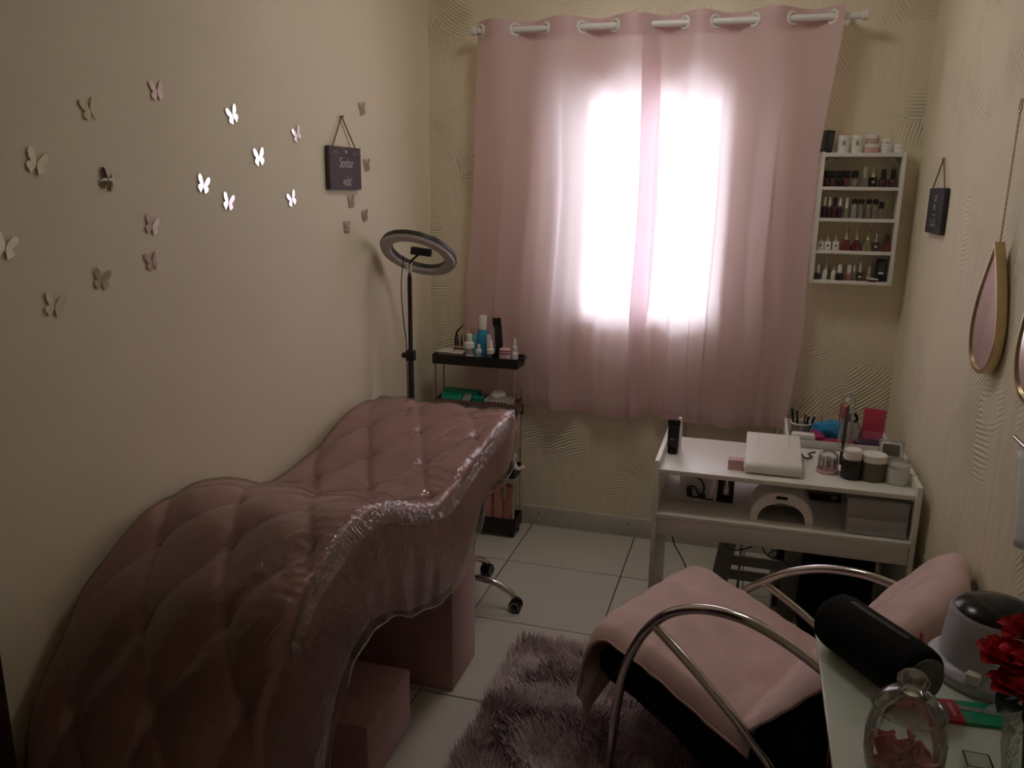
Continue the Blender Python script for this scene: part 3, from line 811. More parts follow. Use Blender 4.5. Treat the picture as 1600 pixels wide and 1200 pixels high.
# top tray
bk = thing('storage_basket', 'low white open basket on the left of the top trolley tray', 'basket', (0.165, -0.15, TZ))
obj('basket_shell', open_box(0.125, 0.085, 0.048, 0.004, (0, 0, 0), 0.02), m_wplast, bk)
obj('rim', B().tube([(-0.064, -0.044, 0.048), (0.064, -0.044, 0.048), (0.064, 0.044, 0.048), (-0.064, 0.044, 0.048)], 0.0035, 6, True), m_wplast, bk)
st = thing('tweezer_stand', 'pink stand holding dark tweezers at the back left of the trolley top', 'stand', (0.20, -0.128 + 0.02, TZ))
obj('stand_plate', B().box((0, -0.0, 0.060), (0.10, 0.024, 0.006), 0.001), m_pinkp, st)
for sx in (-0.044, 0.044): obj('stand_leg', B().box((sx, 0, 0.029), (0.006, 0.022, 0.058), 0.001), m_pinkp, st)
for i, x in enumerate((-0.016, 0.002, 0.020, 0.038)):
    tw = thing('tweezers', ['first', 'second', 'third', 'fourth'][i] + ' straight dark tweezers from the left in the pink stand', 'tweezers', (0.190 + x, -0.108, TZ + 0.063))
    obj('tine', B().tube([(-0.0025, 0, -0.03), (-0.002, 0, 0.02), (0, 0, 0.058)], [0.0028, 0.003, 0.0008], 6), m_black, tw)
    obj('tine', B().tube([(0.0035, 0, -0.03), (0.003, 0, 0.02), (0.001, 0, 0.058)], [0.0028, 0.003, 0.0008], 6), m_black, tw)
tw = thing('angled_tweezers', 'long bent dark tweezers leaning out of the pink stand at its left end', 'tweezers', (0.158, -0.108, TZ + 0.063))
obj('tine', B().tube([(0.0, 0.0, -0.03), (0.004, 0.0, 0.045), (0.012, 0, 0.072), (0.048, 0, 0.105)], [0.003, 0.003, 0.0025, 0.001], 6), m_black, tw)
obj('tine', B().tube([(0.005, 0.0, -0.03), (0.008, 0.0, 0.042), (0.015, 0, 0.068), (0.047, 0, 0.103)], [0.003, 0.003, 0.0025, 0.001], 6), m_black, tw)
bottle('pump_bottle', 'white foam pump bottle with paper label at front of the trolley top', 'bottle', (0.257, -0.182, TZ), 0.019, 0.075, m_frost, 'pump', 0.062, m_wplast, 0.7, label_m=m_tissue)
bottle('serum_bottle', 'small clear bottle with white cap right of the foam pump bottle', 'bottle', (0.302, -0.182, TZ), 0.013, 0.055, m_frost, 'pump', 0.038, m_wplast, 0.6, label_m=m_tissue)
bottle('dropper_bottle', 'dropper bottle with white shoulder in front of the tall black tube', 'bottle', (0.357, -0.178, TZ), 0.016, 0.055, m_glass, 'dropper', 0.062, m_wplast, 0.8)
bottle('spray_bottle', 'tall blue spray bottle with white cap at the back of the trolley top', 'bottle', (0.300, -0.118, TZ), 0.026, 0.15, m_blue, 'cap', 0.065, m_wplast, 0.55, cap_r=0.018)
bottle('lotion_bottle', 'aqua bottle standing left of the tall blue spray bottle', 'bottle', (0.262, -0.110, TZ), 0.020, 0.125, m_aqua, 'cap', 0.03, m_pinkp, 0.5)
bottle('cleanser_bottle', 'pink see-through bottle behind the white foam pump bottle', 'bottle', (0.226, -0.116, TZ), 0.016, 0.11, clear('pink_clear_plastic', (0.85, 0.55, 0.55), 0.08, 0.08, milky=0.35, milk=(0.7, 0.35, 0.33)), 'cap', 0.03, m_pinkp, 0.6)
bottle('remover_bottle', 'clear bottle with white cap just right of the blue spray bottle', 'bottle', (0.335, -0.140, TZ), 0.014, 0.075, m_frost, 'cap', 0.055, m_wplast, 0.6)
tb = thing('black_tube', 'tall flat black tube standing on the trolley top', 'tube', (0.393, -0.148, TZ))
obj('tube_body', B().prism([(-0.017, -0.008), (0.017, -0.008), (0.017, 0.008), (-0.017, 0.008)], 0.15, Matrix.Translation((0.0, 0, 0.03)), 0.003), m_black, tb)
obj('crimped_end', B().box((-0.004, 0, 0.195), (0.040, 0.005, 0.036), 0.001), m_black, tb)
obj('cap', B().lathe([(0.014, 0), (0.014, 0.03)], (0, 0, 0), 14), m_black, tb)
tb.rotation_euler = (0, math.radians(-4), 0)
bottle('glue_bottle', 'small white dropper bottle at the back right corner of the trolley top', 'bottle', (0.452, -0.118, TZ), 0.017, 0.06, m_wplast, 'dropper', 0.06, m_wplast, 0.55)
rl2 = thing('tape_roll', 'pink and white striped roll at front right of the trolley top', 'roll', (0.424, -0.178, TZ))
obj('roll_body', ring_like := B().open_lathe([(0.012, 0.0), (0.025, 0.0), (0.026, 0.02), (0.026, 0.078), (0.020, 0.082), (0.012, 0.078), (0.012, 0.0)], (0, 0, 0), 22), m_pinkp, rl2)
for z in (0.030, 0.044, 0.058, 0.070):
    obj('stripe', B().open_lathe([(0.0262, z), (0.0264, z + 0.005)], (0, 0, 0), 22), m_stripe if z != 0.044 else m_tissue, rl2)
cl_ = thing('hair_clip', 'small shiny clip lying between the little bottles on the trolley top', 'clip', (0.326, -0.192, TZ + 0.02))
obj('jaw', B().box((0, 0, 0.0), (0.024, 0.008, 0.006), 0.002, rz(0.4)), m_silver, cl_)
obj('jaw', B().box((0.006, 0, 0.007), (0.018, 0.008, 0.005), 0.002, rz(0.4) @ ry(-0.4)), m_black, cl_)
obj('spring', B().lathe([(0.004, -0.014), (0.004, -0.010), (0.002, -0.010), (0.002, -0.02)], (0, 0, 0.0), 8), m_silver, cl_)
# second tray
Z2 = 0.600
tp = thing('teal_box', 'long teal card box lying along the back of the second trolley tray', 'box', (0.20, -0.122, Z2 + 0.052))
obj('carton', B().box((0, 0, 0.013), (0.17, 0.05, 0.026), 0.002, rz(-0.05)), m_teal, tp)
obj('box_flap', B().box((0.0855, -0.004, 0.013), (0.002, 0.048, 0.024), 0.0005, rz(-0.05)), mat('dark_teal_card', (0.006, 0.14, 0.09), 0.5), tp)
pp = thing('teal_packet', 'flat teal packet with grey photo strip at front of the second tray', 'packet', (0.185, -0.168, Z2 + 0.028))
obj('packet_sleeve', B().box((-0.02, 0, 0.018), (0.10, 0.058, 0.012), 0.002, rx(0.6)), m_teal, pp)
obj('picture_panel', B().box((0.055, 0.0, 0.018), (0.04, 0.058, 0.012), 0.002, rx(0.6)), m_grey, pp)
ps = thing('small_teal_box', 'small teal box in the middle of the second trolley tray', 'box', (0.296, -0.165, Z2 + 0.003))
obj('carton', B().box((0, 0, 0.028), (0.048, 0.045, 0.056), 0.002), m_teal, ps)
obj('lid_edge', B().box((0, 0, 0.057), (0.049, 0.046, 0.004), 0.001), m_teal, ps)
ob = thing('perforated_basket', 'white perforated plastic basket at right of the second trolley tray', 'basket', (0.395, -0.158, Z2 + 0.003))
obj('basket_shell', open_box(0.125, 0.078, 0.058, 0.003, (0, 0, 0), 0.012), m_wplast, ob)
for i in range(6):
    for j in range(3):
        obj('hole', B().box((-0.044 + i * 0.0165 + (j % 2) * 0.008, -0.0345 - j * 0.0013, 0.016 + j * 0.0145), (0.009, 0.0022, 0.008), 0.0008, rx(0.08)), m_black, ob)
ts = obj('tissue_wad', B().lathe([(0.0, 0), (0.030, 0.004), (0.036, 0.018), (0.024, 0.034), (0, 0.038)], (0, 0, 0), 16), m_tissue, None)
crumple(ts, 0.012, 40, 3); ts.location = (0.385, -0.135, Z2 + 0.052)
tag(ts, 'crumpled white tissue on top of the white perforated basket', 'tissue')
# bottom tray: peach paper bags on end
for i, (x, h, a) in enumerate(((0.34, 0.19, 0.05), (0.395, 0.215, -0.04), (0.44, 0.20, 0.10))):
    nm = ('shortest peach paper bag, left of three in the trolley base', 'middle and tallest peach paper bag in the trolley base', 'right peach paper bag against the trolley base post')[i]
    o = obj('paper_bag', B().grid(lambda u, v: Vector(((0.024 + 0.004 * math.sin(v * 6)) * math.cos(2 * PI * u), (0.040 - 0.020 * v) * math.sin(2 * PI * u) + 0.004 * math.sin(6 * PI * u) * v, h * v)), 20, 8, True), m_peach, None)
    crumple(o, 0.006, 30, i); o.location = (x, -0.148, 0.041); o.rotation_euler = (0, a * 0.6, a)
    tag(o, nm, 'bag', None)

# ------------------------------------------------------------------ stool on castors behind the lounge
sl = thing('castor_stool', 'round stool on a chrome five arm castor base tucked under the lounge head', 'stool', (0.405, -0.855, 0))
obj('seat', B().lathe([(0.0, 0.40), (0.125, 0.40), (0.14, 0.41), (0.142, 0.44), (0.13, 0.455), (0, 0.46)], (0, 0, 0), 28), m_bfab, sl)
obj('gas_column', B().lathe([(0.025, 0.10), (0.025, 0.26), (0.014, 0.262), (0.014, 0.40)], (0, 0, 0), 14), m_chrome, sl)
hub = obj('hub', B().lathe([(0.034, 0.075), (0.036, 0.09), (0.036, 0.13), (0.026, 0.145)], (0, 0, 0), 16), m_chrome, sl)
for k in range(5):
    a = math.radians(2) + k * 2 * PI / 5
    ca, sa = math.cos(a), math.sin(a)
    P_ = [(0.03, 0.115), (0.12, 0.118), (0.19, 0.108), (0.245, 0.080), (0.268, 0.058)]
    obj('arm', B().tube([(d * ca, d * sa, z) for d, z in P_], 0.0125, 10, smooth=6), m_chrome, sl)
    cs = obj('castor_fork', B().box((0.274 * ca, 0.274 * sa, 0.050), (0.022, 0.020, 0.024), 0.005, rz(a)), m_black, sl)
    for s_ in (-1, 1):
        ctr = Vector((0.276 * ca, 0.276 * sa, 0.026)) + Vector((-sa, ca, 0)) * 0.013 * s_
        obj('castor_wheel', B().lathe([(0.006, -0.009), (0.022, -0.009), (0.0255, -0.005), (0.0255, 0.005), (0.022, 0.009), (0.006, 0.009)], ctr, 18, rz(a) @ rx(PI / 2)), m_bgloss, cs)
    obj('wheel_ring', B().tube([Vector((0.276 * ca, 0.276 * sa, 0.026)) + Vector((-sa, ca, 0)) * 0.0225 * (-1) + (Vector((ca, sa, 0)) * math.cos(q) + Vector((0, 0, 1)) * math.sin(q)) * 0.017 for q in [2 * PI * n / 16 for n in range(16)]], 0.0014, 5, True), m_silver, cs)
# ------------------------------------------------------------------ nail polish rack on the back wall
KX0, KX1, KZ0, KZ1, KD = 1.684, 1.990, 1.240, 1.750, 0.098
rk = thing('polish_rack', 'white wooden wall rack of nail polishes right of the curtain', 'shelf', ((KX0 + KX1) / 2, 0, KZ0))
KW, KH = KX1 - KX0, KZ1 - KZ0
for sx in (-1, 1):
    obj('side_panel', B().box((sx * (KW / 2 - 0.007), -KD / 2, KH / 2), (0.014, KD, KH), 0.001), m_white, rk)
BZ = [1.618, 1.497, 1.371, 1.252]       # top faces of the boards
obj('top_board', B().box((0, -KD / 2, KH - 0.011), (KW - 0.028, KD - 0.002, 0.015), 0.001), m_white, rk)
for z in BZ:
    obj('shelf_board', B().box((0, -KD / 2, z - KZ0 - 0.0065), (KW - 0.028, KD - 0.002, 0.013), 0.001), m_white, rk)
for sx in (-1, 1):
    bkt = obj('bracket', B().prism([(0, 0), (0.034, 0), (0.034, -0.008), (0.016, -0.014), (0.010, -0.032), (0, -0.032)], 0.004, Matrix.Translation((sx * (KW / 2 - 0.016), -0.020, KH - 0.022)) @ Matrix.Scale(-sx, 4, (1, 0, 0)) @ Matrix.Rotation(PI / 2, 4, 'X')), m_wmetal, rk)
    obj('screw_head', B().lathe([(0.003, 0), (0.003, 0.0015), (0, 0.002)], (sx * (KW / 2 - 0.026), -0.0245, KH - 0.028), 8, rx(PI / 2)), m_black, bkt)
m_pol = {k: mat('polish_' + k, c, 0.18, var=0.05, coat=0.4) for k, c in dict(black=(0.012, 0.010, 0.012), wine=(0.075, 0.014, 0.022), plum=(0.045, 0.016, 0.038), red=(0.16, 0.03, 0.035), navy=(0.02, 0.022, 0.04), olive=(0.23, 0.20, 0.11), brown=(0.07, 0.032, 0.030), rose=(0.30, 0.14, 0.14), white=(0.75, 0.72, 0.70), nude=(0.42, 0.33, 0.28), grey=(0.30, 0.29, 0.29), maroon=(0.12, 0.022, 0.03)).items()}
m_clearp = clear('clear_polish_glass', (0.80, 0.76, 0.72), 0.10, 0.05, milky=0.25, milk=(0.5, 0.45, 0.4))
PGRP = None
def polish(kind, x, z, label, body, cap, h_body, r_, h_cap, y=-0.062, emblem=None, cap_r=None):
    t = thing('nail_polish', label, 'nail polish', (x, y, z + 0.0003))
    if kind == 'square':
        obj('bottle', B().box((0, 0, h_body / 2), (2 * r_, 1.7 * r_, h_body), 0.0025), body, t)
    elif kind == 'cone':
        obj('bottle', B().lathe([(r_ * 0.92, 0), (r_, 0.004), (r_ * 0.85, h_body * 0.45), (r_ * 0.42, h_body * 0.92), (r_ * 0.38, h_body)], (0, 0, 0), 18, sy=0.8), body, t)
    else:
        obj('bottle', B().lathe([(r_ * 0.92, 0), (r_, 0.003), (r_, h_body * 0.75), (r_ * 0.75, h_body * 0.92), (r_ * 0.5, h_body)], (0, 0, 0), 16), body, t)
    cr_ = cap_r or r_ * 0.5
    if cap is m_goldp:
        # slim fluted cap
        b = B()
        b.lathe([(cr_ * 1.25, h_body), (cr_ * 1.25, h_body + 0.006), (cr_, h_body + 0.008), (cr_ * 0.72, h_body + h_cap)], (0, 0, 0), 12)
        c = obj('cap', b, m_goldp, t)
        for s_ in (-0.3, 0.45):
            obj('cap_groove', B().box((s_ * cr_ * 1.2, -cr_ * 0.80, h_body + h_cap * 0.52), (cr_ * 0.32, cr_ * 0.3, h_cap * 0.78), 0.0), m_pol['brown'], c)
    elif kind == 'arc':
        obj('cap', B().lathe([(cr_, h_body), (cr_ * 1.15, h_body + h_cap * 0.6), (cr_ * 1.0, h_body + h_cap * 0.85), (cr_ * 0.5, h_body + h_cap)], (0, 0, 0), 14), cap, t)
    elif kind == 'blockcap':
        obj('cap', B().box((0, 0, h_body + h_cap / 2), (2 * cr_, 2 * cr_, h_cap), 0.0015), cap, t)
    else:
        obj('cap', B().lathe([(cr_, h_body), (cr_ * 0.96, h_body + h_cap * 0.5), (cr_ * 0.9, h_body + h_cap * 0.97), (cr_ * 0.7, h_body + h_cap)], (0, 0, 0), 14), cap, t)
    if emblem is not None:
        obj('emblem', B().box((0, -r_ * 0.86, h_body * 0.5), (r_ * 0.7, 0.001, r_ * 0.5), 0.0003), emblem, t)
    return t
def rx_(a, a0, a1): return KX0 + 0.016 + (a - a0) / (a1 - a0) * (KW - 0.032)
z = BZ[0]
for i, a in enumerate((345, 432, 540, 640)):
    polish('blockcap', rx_(a, 285, 1400), z, ['dark wine polish with wide black cap, first from left on the top rack shelf', 'dark wine polish with wide black cap, second from left on the top rack shelf', 'black polish with wide black cap, third from left on the top rack shelf', 'reddish polish with wide black cap, fourth from left on the top rack shelf'][i], [m_pol['wine'], m_pol['brown'], m_pol['black'], m_pol['maroon']][i], m_black, 0.036, 0.0122, 0.026, cap_r=0.0118, emblem=None)
polish('blockcap', rx_(760, 285, 1400), z, 'clear bottle with square black cap and white print, top rack shelf', m_clearp, m_black, 0.036, 0.012, 0.026, cap_r=0.0115, emblem=m_tissue)
polish('square', rx_(905, 285, 1400), z, 'small clear polish with tall see-through cap, middle of the top rack shelf', m_clearp, m_frost, 0.034, 0.0125, 0.044, cap_r=0.0070)
polish('square', rx_(1030, 285, 1400), z, 'square black polish with slim gold cap on the top rack shelf', m_pol['black'], m_goldp, 0.038, 0.0155, 0.034, cap_r=0.0065, emblem=m_grey)
polish('round', rx_(1180, 285, 1400), z, 'second from right polish on the top rack shelf, black cap', m_pol['plum'], m_black, 0.034, 0.016, 0.034, cap_r=0.009, emblem=m_grey)
polish('round', rx_(1322, 285, 1400), z, 'rightmost polish on the top rack shelf, black cap on dark body', m_pol['wine'], m_black, 0.034, 0.0165, 0.034, cap_r=0.0095, emblem=m_grey)
z = BZ[1]
for i, (a, bd, cp) in enumerate(((147, 'plum', m_wplast), (185, 'plum', m_wplast), (221, 'wine', m_black), (258, 'plum', m_wplast))):
    polish('round', rx_(a, 118, 645), z, ['leftmost dark purple bottle with white tip on the second rack shelf', 'second dark purple bottle with white tip on the second rack shelf', 'all dark tapered bottle between white tipped ones on the second rack shelf', 'third white tipped dark purple bottle, fourth in row on second rack shelf'][i], m_pol[bd], cp, 0.046, 0.0098, 0.034, cap_r=0.0055, emblem=m_silver if i != 2 else None)
polish('round', rx_(307, 118, 645), z, 'whitish clear tapered bottle in the middle of the second rack shelf', m_clearp, m_wplast, 0.038, 0.0115, 0.042, cap_r=0.006)
for i, (a, c_) in enumerate(((362, 'black'), (408, 'grey'), (460, 'clear'), (506, 'clear'))):
    polish('arc', rx_(a, 118, 645), z, ['clear brush bottle with curved black top, first of four on second shelf', 'clear brush bottle with curved black top, second of four on second shelf', 'clear brush bottle with curved black top, third of four on second shelf', 'clear brush bottle with curved black top, last of four on second shelf'][i], m_clearp if c_ != 'black' else m_pol['grey'], m_black, 0.056, 0.0115, 0.020, cap_r=0.010, emblem=m_silver)
polish('blockcap', rx_(552, 118, 645), z, 'clear bottle with small black cap, rightmost on the second rack shelf', m_clearp, m_black, 0.040, 0.0095, 0.026, cap_r=0.0085, emblem=m_black)
z = BZ[2]
for i, a in enumerate((248, 347, 458)):
    polish('square', rx_(a, 195, 1205), z, ['leftmost white square polish with dark dot and gold cap, third rack shelf', 'second white square polish with dark dot and gold cap, third rack shelf', 'third white square polish with gold cap, beside the big red cone bottle'][i], m_pol['white'], m_goldp, 0.034, 0.0125, 0.040, cap_r=0.0052, emblem=m_black)
for i, (a, c_) in enumerate(((600, 'red'), (745, 'maroon'), (895, 'olive'))):
    polish('cone', rx_(a, 195, 1205), z, ['red cone shaped polish with tall gold cap on the third rack shelf', 'dark maroon cone shaped polish with tall gold cap, third rack shelf', 'olive see-through cone shaped polish with tall gold cap, third rack shelf'][i], m_pol[c_], m_goldp, 0.042, 0.022, 0.056, cap_r=0.0062)
polish('square', rx_(1003, 195, 1205), z, 'dark polish with slim silver cap on the third rack shelf', m_pol['brown'], m_silver, 0.036, 0.0135, 0.034, cap_r=0.0055, emblem=m_tissue)
polish('square', rx_(1150, 195, 1205), z, 'brownish red polish with red cap, rightmost on the third rack shelf', m_pol['red'], m_pol['maroon'], 0.030, 0.015, 0.034, cap_r=0.0095)
z = BZ[3]
polish('square', rx_(208, 150, 1190), z, 'navy polish with white cap, leftmost on the bottom rack shelf', m_pol['navy'], m_wplast, 0.026, 0.0125, 0.032, cap_r=0.0068)
p_ = polish('round', rx_(300, 150, 1190), z, 'slanting white polish with gold cap, second on the bottom rack shelf', m_pol['white'], m_goldp, 0.040, 0.0105, 0.036, cap_r=0.0055); p_.rotation_euler = (0, math.radians(7), 0)
polish('round', rx_(378, 150, 1190), z, 'greyish clear bottle behind the slanting white polish, bottom rack shelf', m_clearp, m_frost, 0.036, 0.010, 0.026, y=-0.035, cap_r=0.006)
polish('round', rx_(440, 150, 1190), z, 'upright white polish with tall gold cap on the bottom rack shelf', m_pol['white'], m_goldp, 0.038, 0.0115, 0.046, y=-0.055, cap_r=0.0055)
polish('round', rx_(517, 150, 1190), z, 'black polish with broad white cap on the bottom rack shelf', m_pol['black'], m_wplast, 0.030, 0.0152, 0.032, y=-0.072, cap_r=0.0085, emblem=m_grey)
polish('round', rx_(652, 150, 1190), z, 'dusty pink polish with white cap on the bottom rack shelf', m_pol['rose'], m_wplast, 0.030, 0.0148, 0.032, cap_r=0.0085)
polish('square', rx_(730, 150, 1190), z, 'whitish bottle with white cap right of the dusty pink polish', m_pol['grey'], m_wplast, 0.034, 0.0085, 0.028, y=-0.05, cap_r=0.007)
polish('square', rx_(806, 150, 1190), z, 'dark polish with white emblem and silver cap on the bottom rack shelf', m_pol['brown'], m_silver, 0.034, 0.0128, 0.038, cap_r=0.006, emblem=m_tissue)
polish('cone', rx_(945, 150, 1190), z, 'clear cone shaped polish with white cap on the bottom rack shelf', m_pol['nude'], m_wplast, 0.030, 0.017, 0.030, y=-0.045, cap_r=0.0068)
t = thing('pigment_dish', 'little white dish with red content at front of the bottom rack shelf', 'dish', (rx_(985, 150, 1190), -0.080, z + 0.0003))
obj('dish', B().lathe([(0.014, 0), (0.021, 0.005), (0.023, 0.009), (0.020, 0.009), (0.016, 0.006), (0, 0.006)], (0, 0, 0), 18), m_pol['red'], t)
obj('lid', B().lathe([(0.0, 0.0095), (0.0225, 0.0095), (0.0225, 0.012), (0, 0.0125)], (0, 0, 0), 18, ry(0.05)), m_wplast, t)
t = thing('cosmetic_box', 'tall black box, rightmost on the bottom rack shelf', 'box', (rx_(1100, 150, 1190), -0.052, z))
obj('carton', B().box((0, 0, 0.044), (0.034, 0.030, 0.088), 0.001), m_black, t)
obj('print_panel', B().box((0, -0.0156, 0.052), (0.024, 0.001, 0.05), 0.0), mat('dark_print', (0.06, 0.062, 0.065), 0.5), t)
obj('print_band', B().box((0, -0.0158, 0.034), (0.018, 0.001, 0.008), 0.0), m_tissue, t)
# on top of the rack
z = KZ1 - 0.0035
t = thing('cosmetic_box', 'tilted dark box at the left end on top of the polish rack', 'box', (1.700, -0.055, z + 0.002), 0.25); t.rotation_euler = (0, 0.09, 0.30)
obj('carton', B().box((0, 0, 0.0425), (0.030, 0.045, 0.082), 0.001), mat('dark_slate_carton', (0.03, 0.028, 0.036), 0.5), t)
obj('print_panel', B().box((0, -0.023, 0.045), (0.02, 0.001, 0.05), 0.0), mat('grey_print', (0.06, 0.06, 0.065), 0.5), t)
def jar(name, label, loc, r_, h, m_body, m_lid, lid_h, emb=None, seg=24, lid_r=1.04):
    t = thing(name, label, 'jar', loc)
    obj('body', B().lathe([(r_ * 0.94, 0), (r_, 0.003), (r_, h - lid_h - 0.003), (r_ * 0.94, h - lid_h)], (0, 0, 0), seg), m_body, t)
    obj('lid', B().lathe([(r_ * lid_r, h - lid_h), (r_ * lid_r, h - 0.002), (r_ * lid_r * 0.94, h), (0, h)], (0, 0, 0), seg), m_lid, t)
    if emb is not None:
        a0 = -PI / 2 - 0.05
        def pt(u, v, r2=r_ * 1.015): a = a0 + (u - 0.5) * 0.55; return Vector((r2 * math.cos(a), r2 * math.sin(a), h * (0.42 + 0.26 * v)))
        obj('emblem', B().grid(pt, 5, 3), emb, t)
    return t
jar('cream_jar', 'left white jar with dark emblem on top of the rack', (1.763, -0.060, z), 0.0215, 0.066, m_wplast, m_wplast, 0.016, m_grey)
jar('cream_jar', 'right white jar with dark emblem on top of the rack', (1.812, -0.060, z), 0.0215, 0.066, m_wplast, m_wplast, 0.016, m_grey)
jar('powder_jar', 'pink based jar under a pale twin on top of the rack', (1.865, -0.058, z), 0.0265, 0.034, m_pinkp, m_wplast, 0.014)
jar('powder_jar', 'pale pink jar stacked on the pink based jar above the rack', (1.865, -0.058, z + 0.0345), 0.0255, 0.034, clear('rose_plastic', (0.9, 0.75, 0.75), 0.06, 0.2, milky=0.6, milk=(0.7, 0.55, 0.55)), m_wplast, 0.014)
jar('acrylic_jar', 'low white jar under another one on top of the rack', (1.919, -0.056, z), 0.0215, 0.024, m_wplast, m_wplast, 0.010)
jar('acrylic_jar', 'white jar with printed lid stacked second from right above the rack', (1.919, -0.056, z + 0.0245), 0.0215, 0.028, m_wplast, m_wplast, 0.012, m_grey)
jar('balm_jar', 'smallest white jar at the right end on top of the rack', (1.966, -0.056, z), 0.0225, 0.034, m_wplast, m_wplast, 0.014)

# ------------------------------------------------------------------ manicure table
MX0, MX1, MY0, MY1 = 1.195, 2.022, -0.965, -0.545
tb = thing('manicure_table', 'white two level manicure table against the right wall by the window', 'table', ((MX0 + MX1) / 2, (MY0 + MY1) / 2, 0))
MW, MD, MCX, MCY = MX1 - MX0, MY1 - MY0, (MX0 + MX1) / 2, (MY0 + MY1) / 2
for sx in (-1, 1):
    obj('side_panel', B().box((sx * (MW / 2 - 0.008), 0, 0.355), (0.016, MD, 0.71), 0.0015), m_white, tb)
obj('upper_shelf', B().box((0, 0.008, 0.668), (MW - 0.032, MD - 0.016, 0.016), 0.001), m_white, tb)
obj('work_top', B().box((0, -0.004, 0.5145), (MW - 0.032, MD, 0.017), 0.001), m_white, tb)
obj('apron', B().box((0, -MD / 2 + 0.012, 0.474), (MW - 0.034, 0.015, 0.060), 0.001), m_white, tb)
obj('back_rail', B().box((0, MD / 2 - 0.012, 0.474), (MW - 0.034, 0.015, 0.060), 0.001), m_white, tb)
US, WT = 0.6762, 0.5232          # upper shelf and work top surfaces
cbz = thing('cosmetic_tube', 'black cosmetic tube standing at the left end of the upper table shelf', 'tube', (1.235, -0.76, US))
obj('tube_body', B().prism([(-0.020, -0.013), (0.020, -0.013), (0.020, 0.013), (-0.020, 0.013)], 0.082, Matrix.Translation((0, 0, 0.022)), 0.005), m_black, cbz)
obj('cap', B().lathe([(0.0185, 0), (0.0185, 0.02), (0.017, 0.0225)], (0, 0, 0), 18), m_bgloss, cbz)
obj('crimped_end', B().box((0, 0, 0.114), (0.044, 0.004, 0.022), 0.001), m_black, cbz)
obj('print_mark', B().box((-0.004, -0.0135, 0.055), (0.010, 0.0008, 0.004)), m_grey, cbz)
wb = obj('small_white_bottle', B().lathe([(0.009, 0), (0.0095, 0.004), (0.0095, 0.10), (0.007, 0.105), (0.007, 0.122), (0.006, 0.124)], (0, 0, 0), 12), m_wplast); wb.location = (1.252, -0.722, US)
tag(wb, 'slim white bottle just behind the black tube on the upper table shelf', 'bottle')
# sloping white nail lamp / dust catcher
dv = thing('nail_dust_collector', 'white sloping nail dust collector in the middle of the upper table shelf', 'device', (1.578, -0.775, US))
prof = [(-0.128, 0.004), (-0.133, 0.012), (-0.130, 0.030), (-0.118, 0.040), (0.135, 0.072), (0.140, 0.068), (0.140, 0.004)]
obj('housing', B().prism([(y, z_) for y, z_ in prof], 0.182, Matrix.Translation((-0.091, 0, 0)) @ Matrix(((0, 0, 1, 0), (1, 0, 0, 0), (0, 1, 0, 0), (0, 0, 0, 1))), 0.004), m_wplast, dv)
for s_ in (-1, 1): obj('lid_groove', B().box((s_ * 0.052, 0.075, 0.0648), (0.0015, 0.11, 0.0012), 0.0, rx(math.atan2(0.032, 0.253))), m_greyl, dv)
for s_ in (-0.07, 0.07): obj('rubber_foot', B().lathe([(0.008, 0), (0.008, 0.005)], (s_, -0.09, 0), 10), m_black, dv)
pb_ = obj('pink_box', B().box((0, 0, 0.0175), (0.052, 0.04, 0.035), 0.002), m_pinkp); pb_.location = (1.4700, -0.86, US)
pb_.location.x = 1.4575
tag(pb_, 'small pink box peeking out left of the white dust collector', 'box')
cbl = obj('device_cable', B().tube([(1.672, -0.70, US + 0.03), (1.69, -0.69, US + 0.008), (1.715, -0.665, US + 0.006), (1.705, -0.63, US + 0.006), (1.73, -0.60, US + 0.006)], 0.003, 6, smooth=6), m_black)
tag(cbl, 'short black cable beside the white dust collector', 'cable')
# drill bits under a clear dome
dm = thing('drill_bit_dome', 'clear dome full of drill bits on a pink base on the table shelf', 'holder', (1.757, -0.795, US))
obj('base', B().lathe([(0.037, 0), (0.038, 0.006), (0.035, 0.012), (0, 0.012)], (0, 0, 0), 26), m_pinkp, dm)
obj('dome', B().open_lathe([(0.034, 0.012), (0.034, 0.05), (0.031, 0.062), (0.022, 0.070), (0.0, 0.072)], (0, 0, 0), 26), m_glass, dm)
for k in range(22):
    a = k * 2.399; q = 0.028 * math.sqrt((k + 0.5) / 22)
    obj('drill_bit', B().lathe([(0.0016, 0.012), (0.0016, 0.034), (0.0030, 0.036), (0.0026, 0.046), (0.001, 0.049)], (q * math.cos(a), q * math.sin(a), 0), 6), m_silver if k % 3 else m_stripe, dm)
jar('brown_jar', 'dark brown jar with white lid on the upper table shelf', (1.827, -0.830, US), 0.034, 0.098, m_brownjar, m_wplast, 0.032, lid_r=0.82)
t = jar('cream_jar', 'big olive jar with white lid on the upper table shelf', (1.893, -0.825, US), 0.040, 0.088, m_olivejar, m_wplast, 0.024, lid_r=0.98)
t = thing('frosted_jar', 'milky white container with crumpled film at the right end of the shelf', 'jar', (1.966, -0.840, US))
obj('body', B().lathe([(0.030, 0), (0.034, 0.004), (0.036, 0.05), (0.030, 0.062)], (0, 0, 0), 20), m_milk, t)
fm = obj('film', B().lathe([(0.033, 0.058), (0.036, 0.066), (0.028, 0.078), (0.012, 0.084), (0, 0.082)], (0, 0, 0), 20), m_film, t); crumple(fm, 0.008, 55, 1)
t = thing('digital_timer', 'white digital meter with grey screen leaning behind the jars on the table shelf', 'device', (1.958, -0.735, US)); t.rotation_euler = (math.radians(-28), 0, -0.08)
obj('case', B().box((0, 0.0, 0.053), (0.068, 0.016, 0.10), 0.006), m_wplast, t)
obj('screen', B().box((0, -0.0085, 0.076), (0.054, 0.002, 0.040), 0.001), m_screen, t)
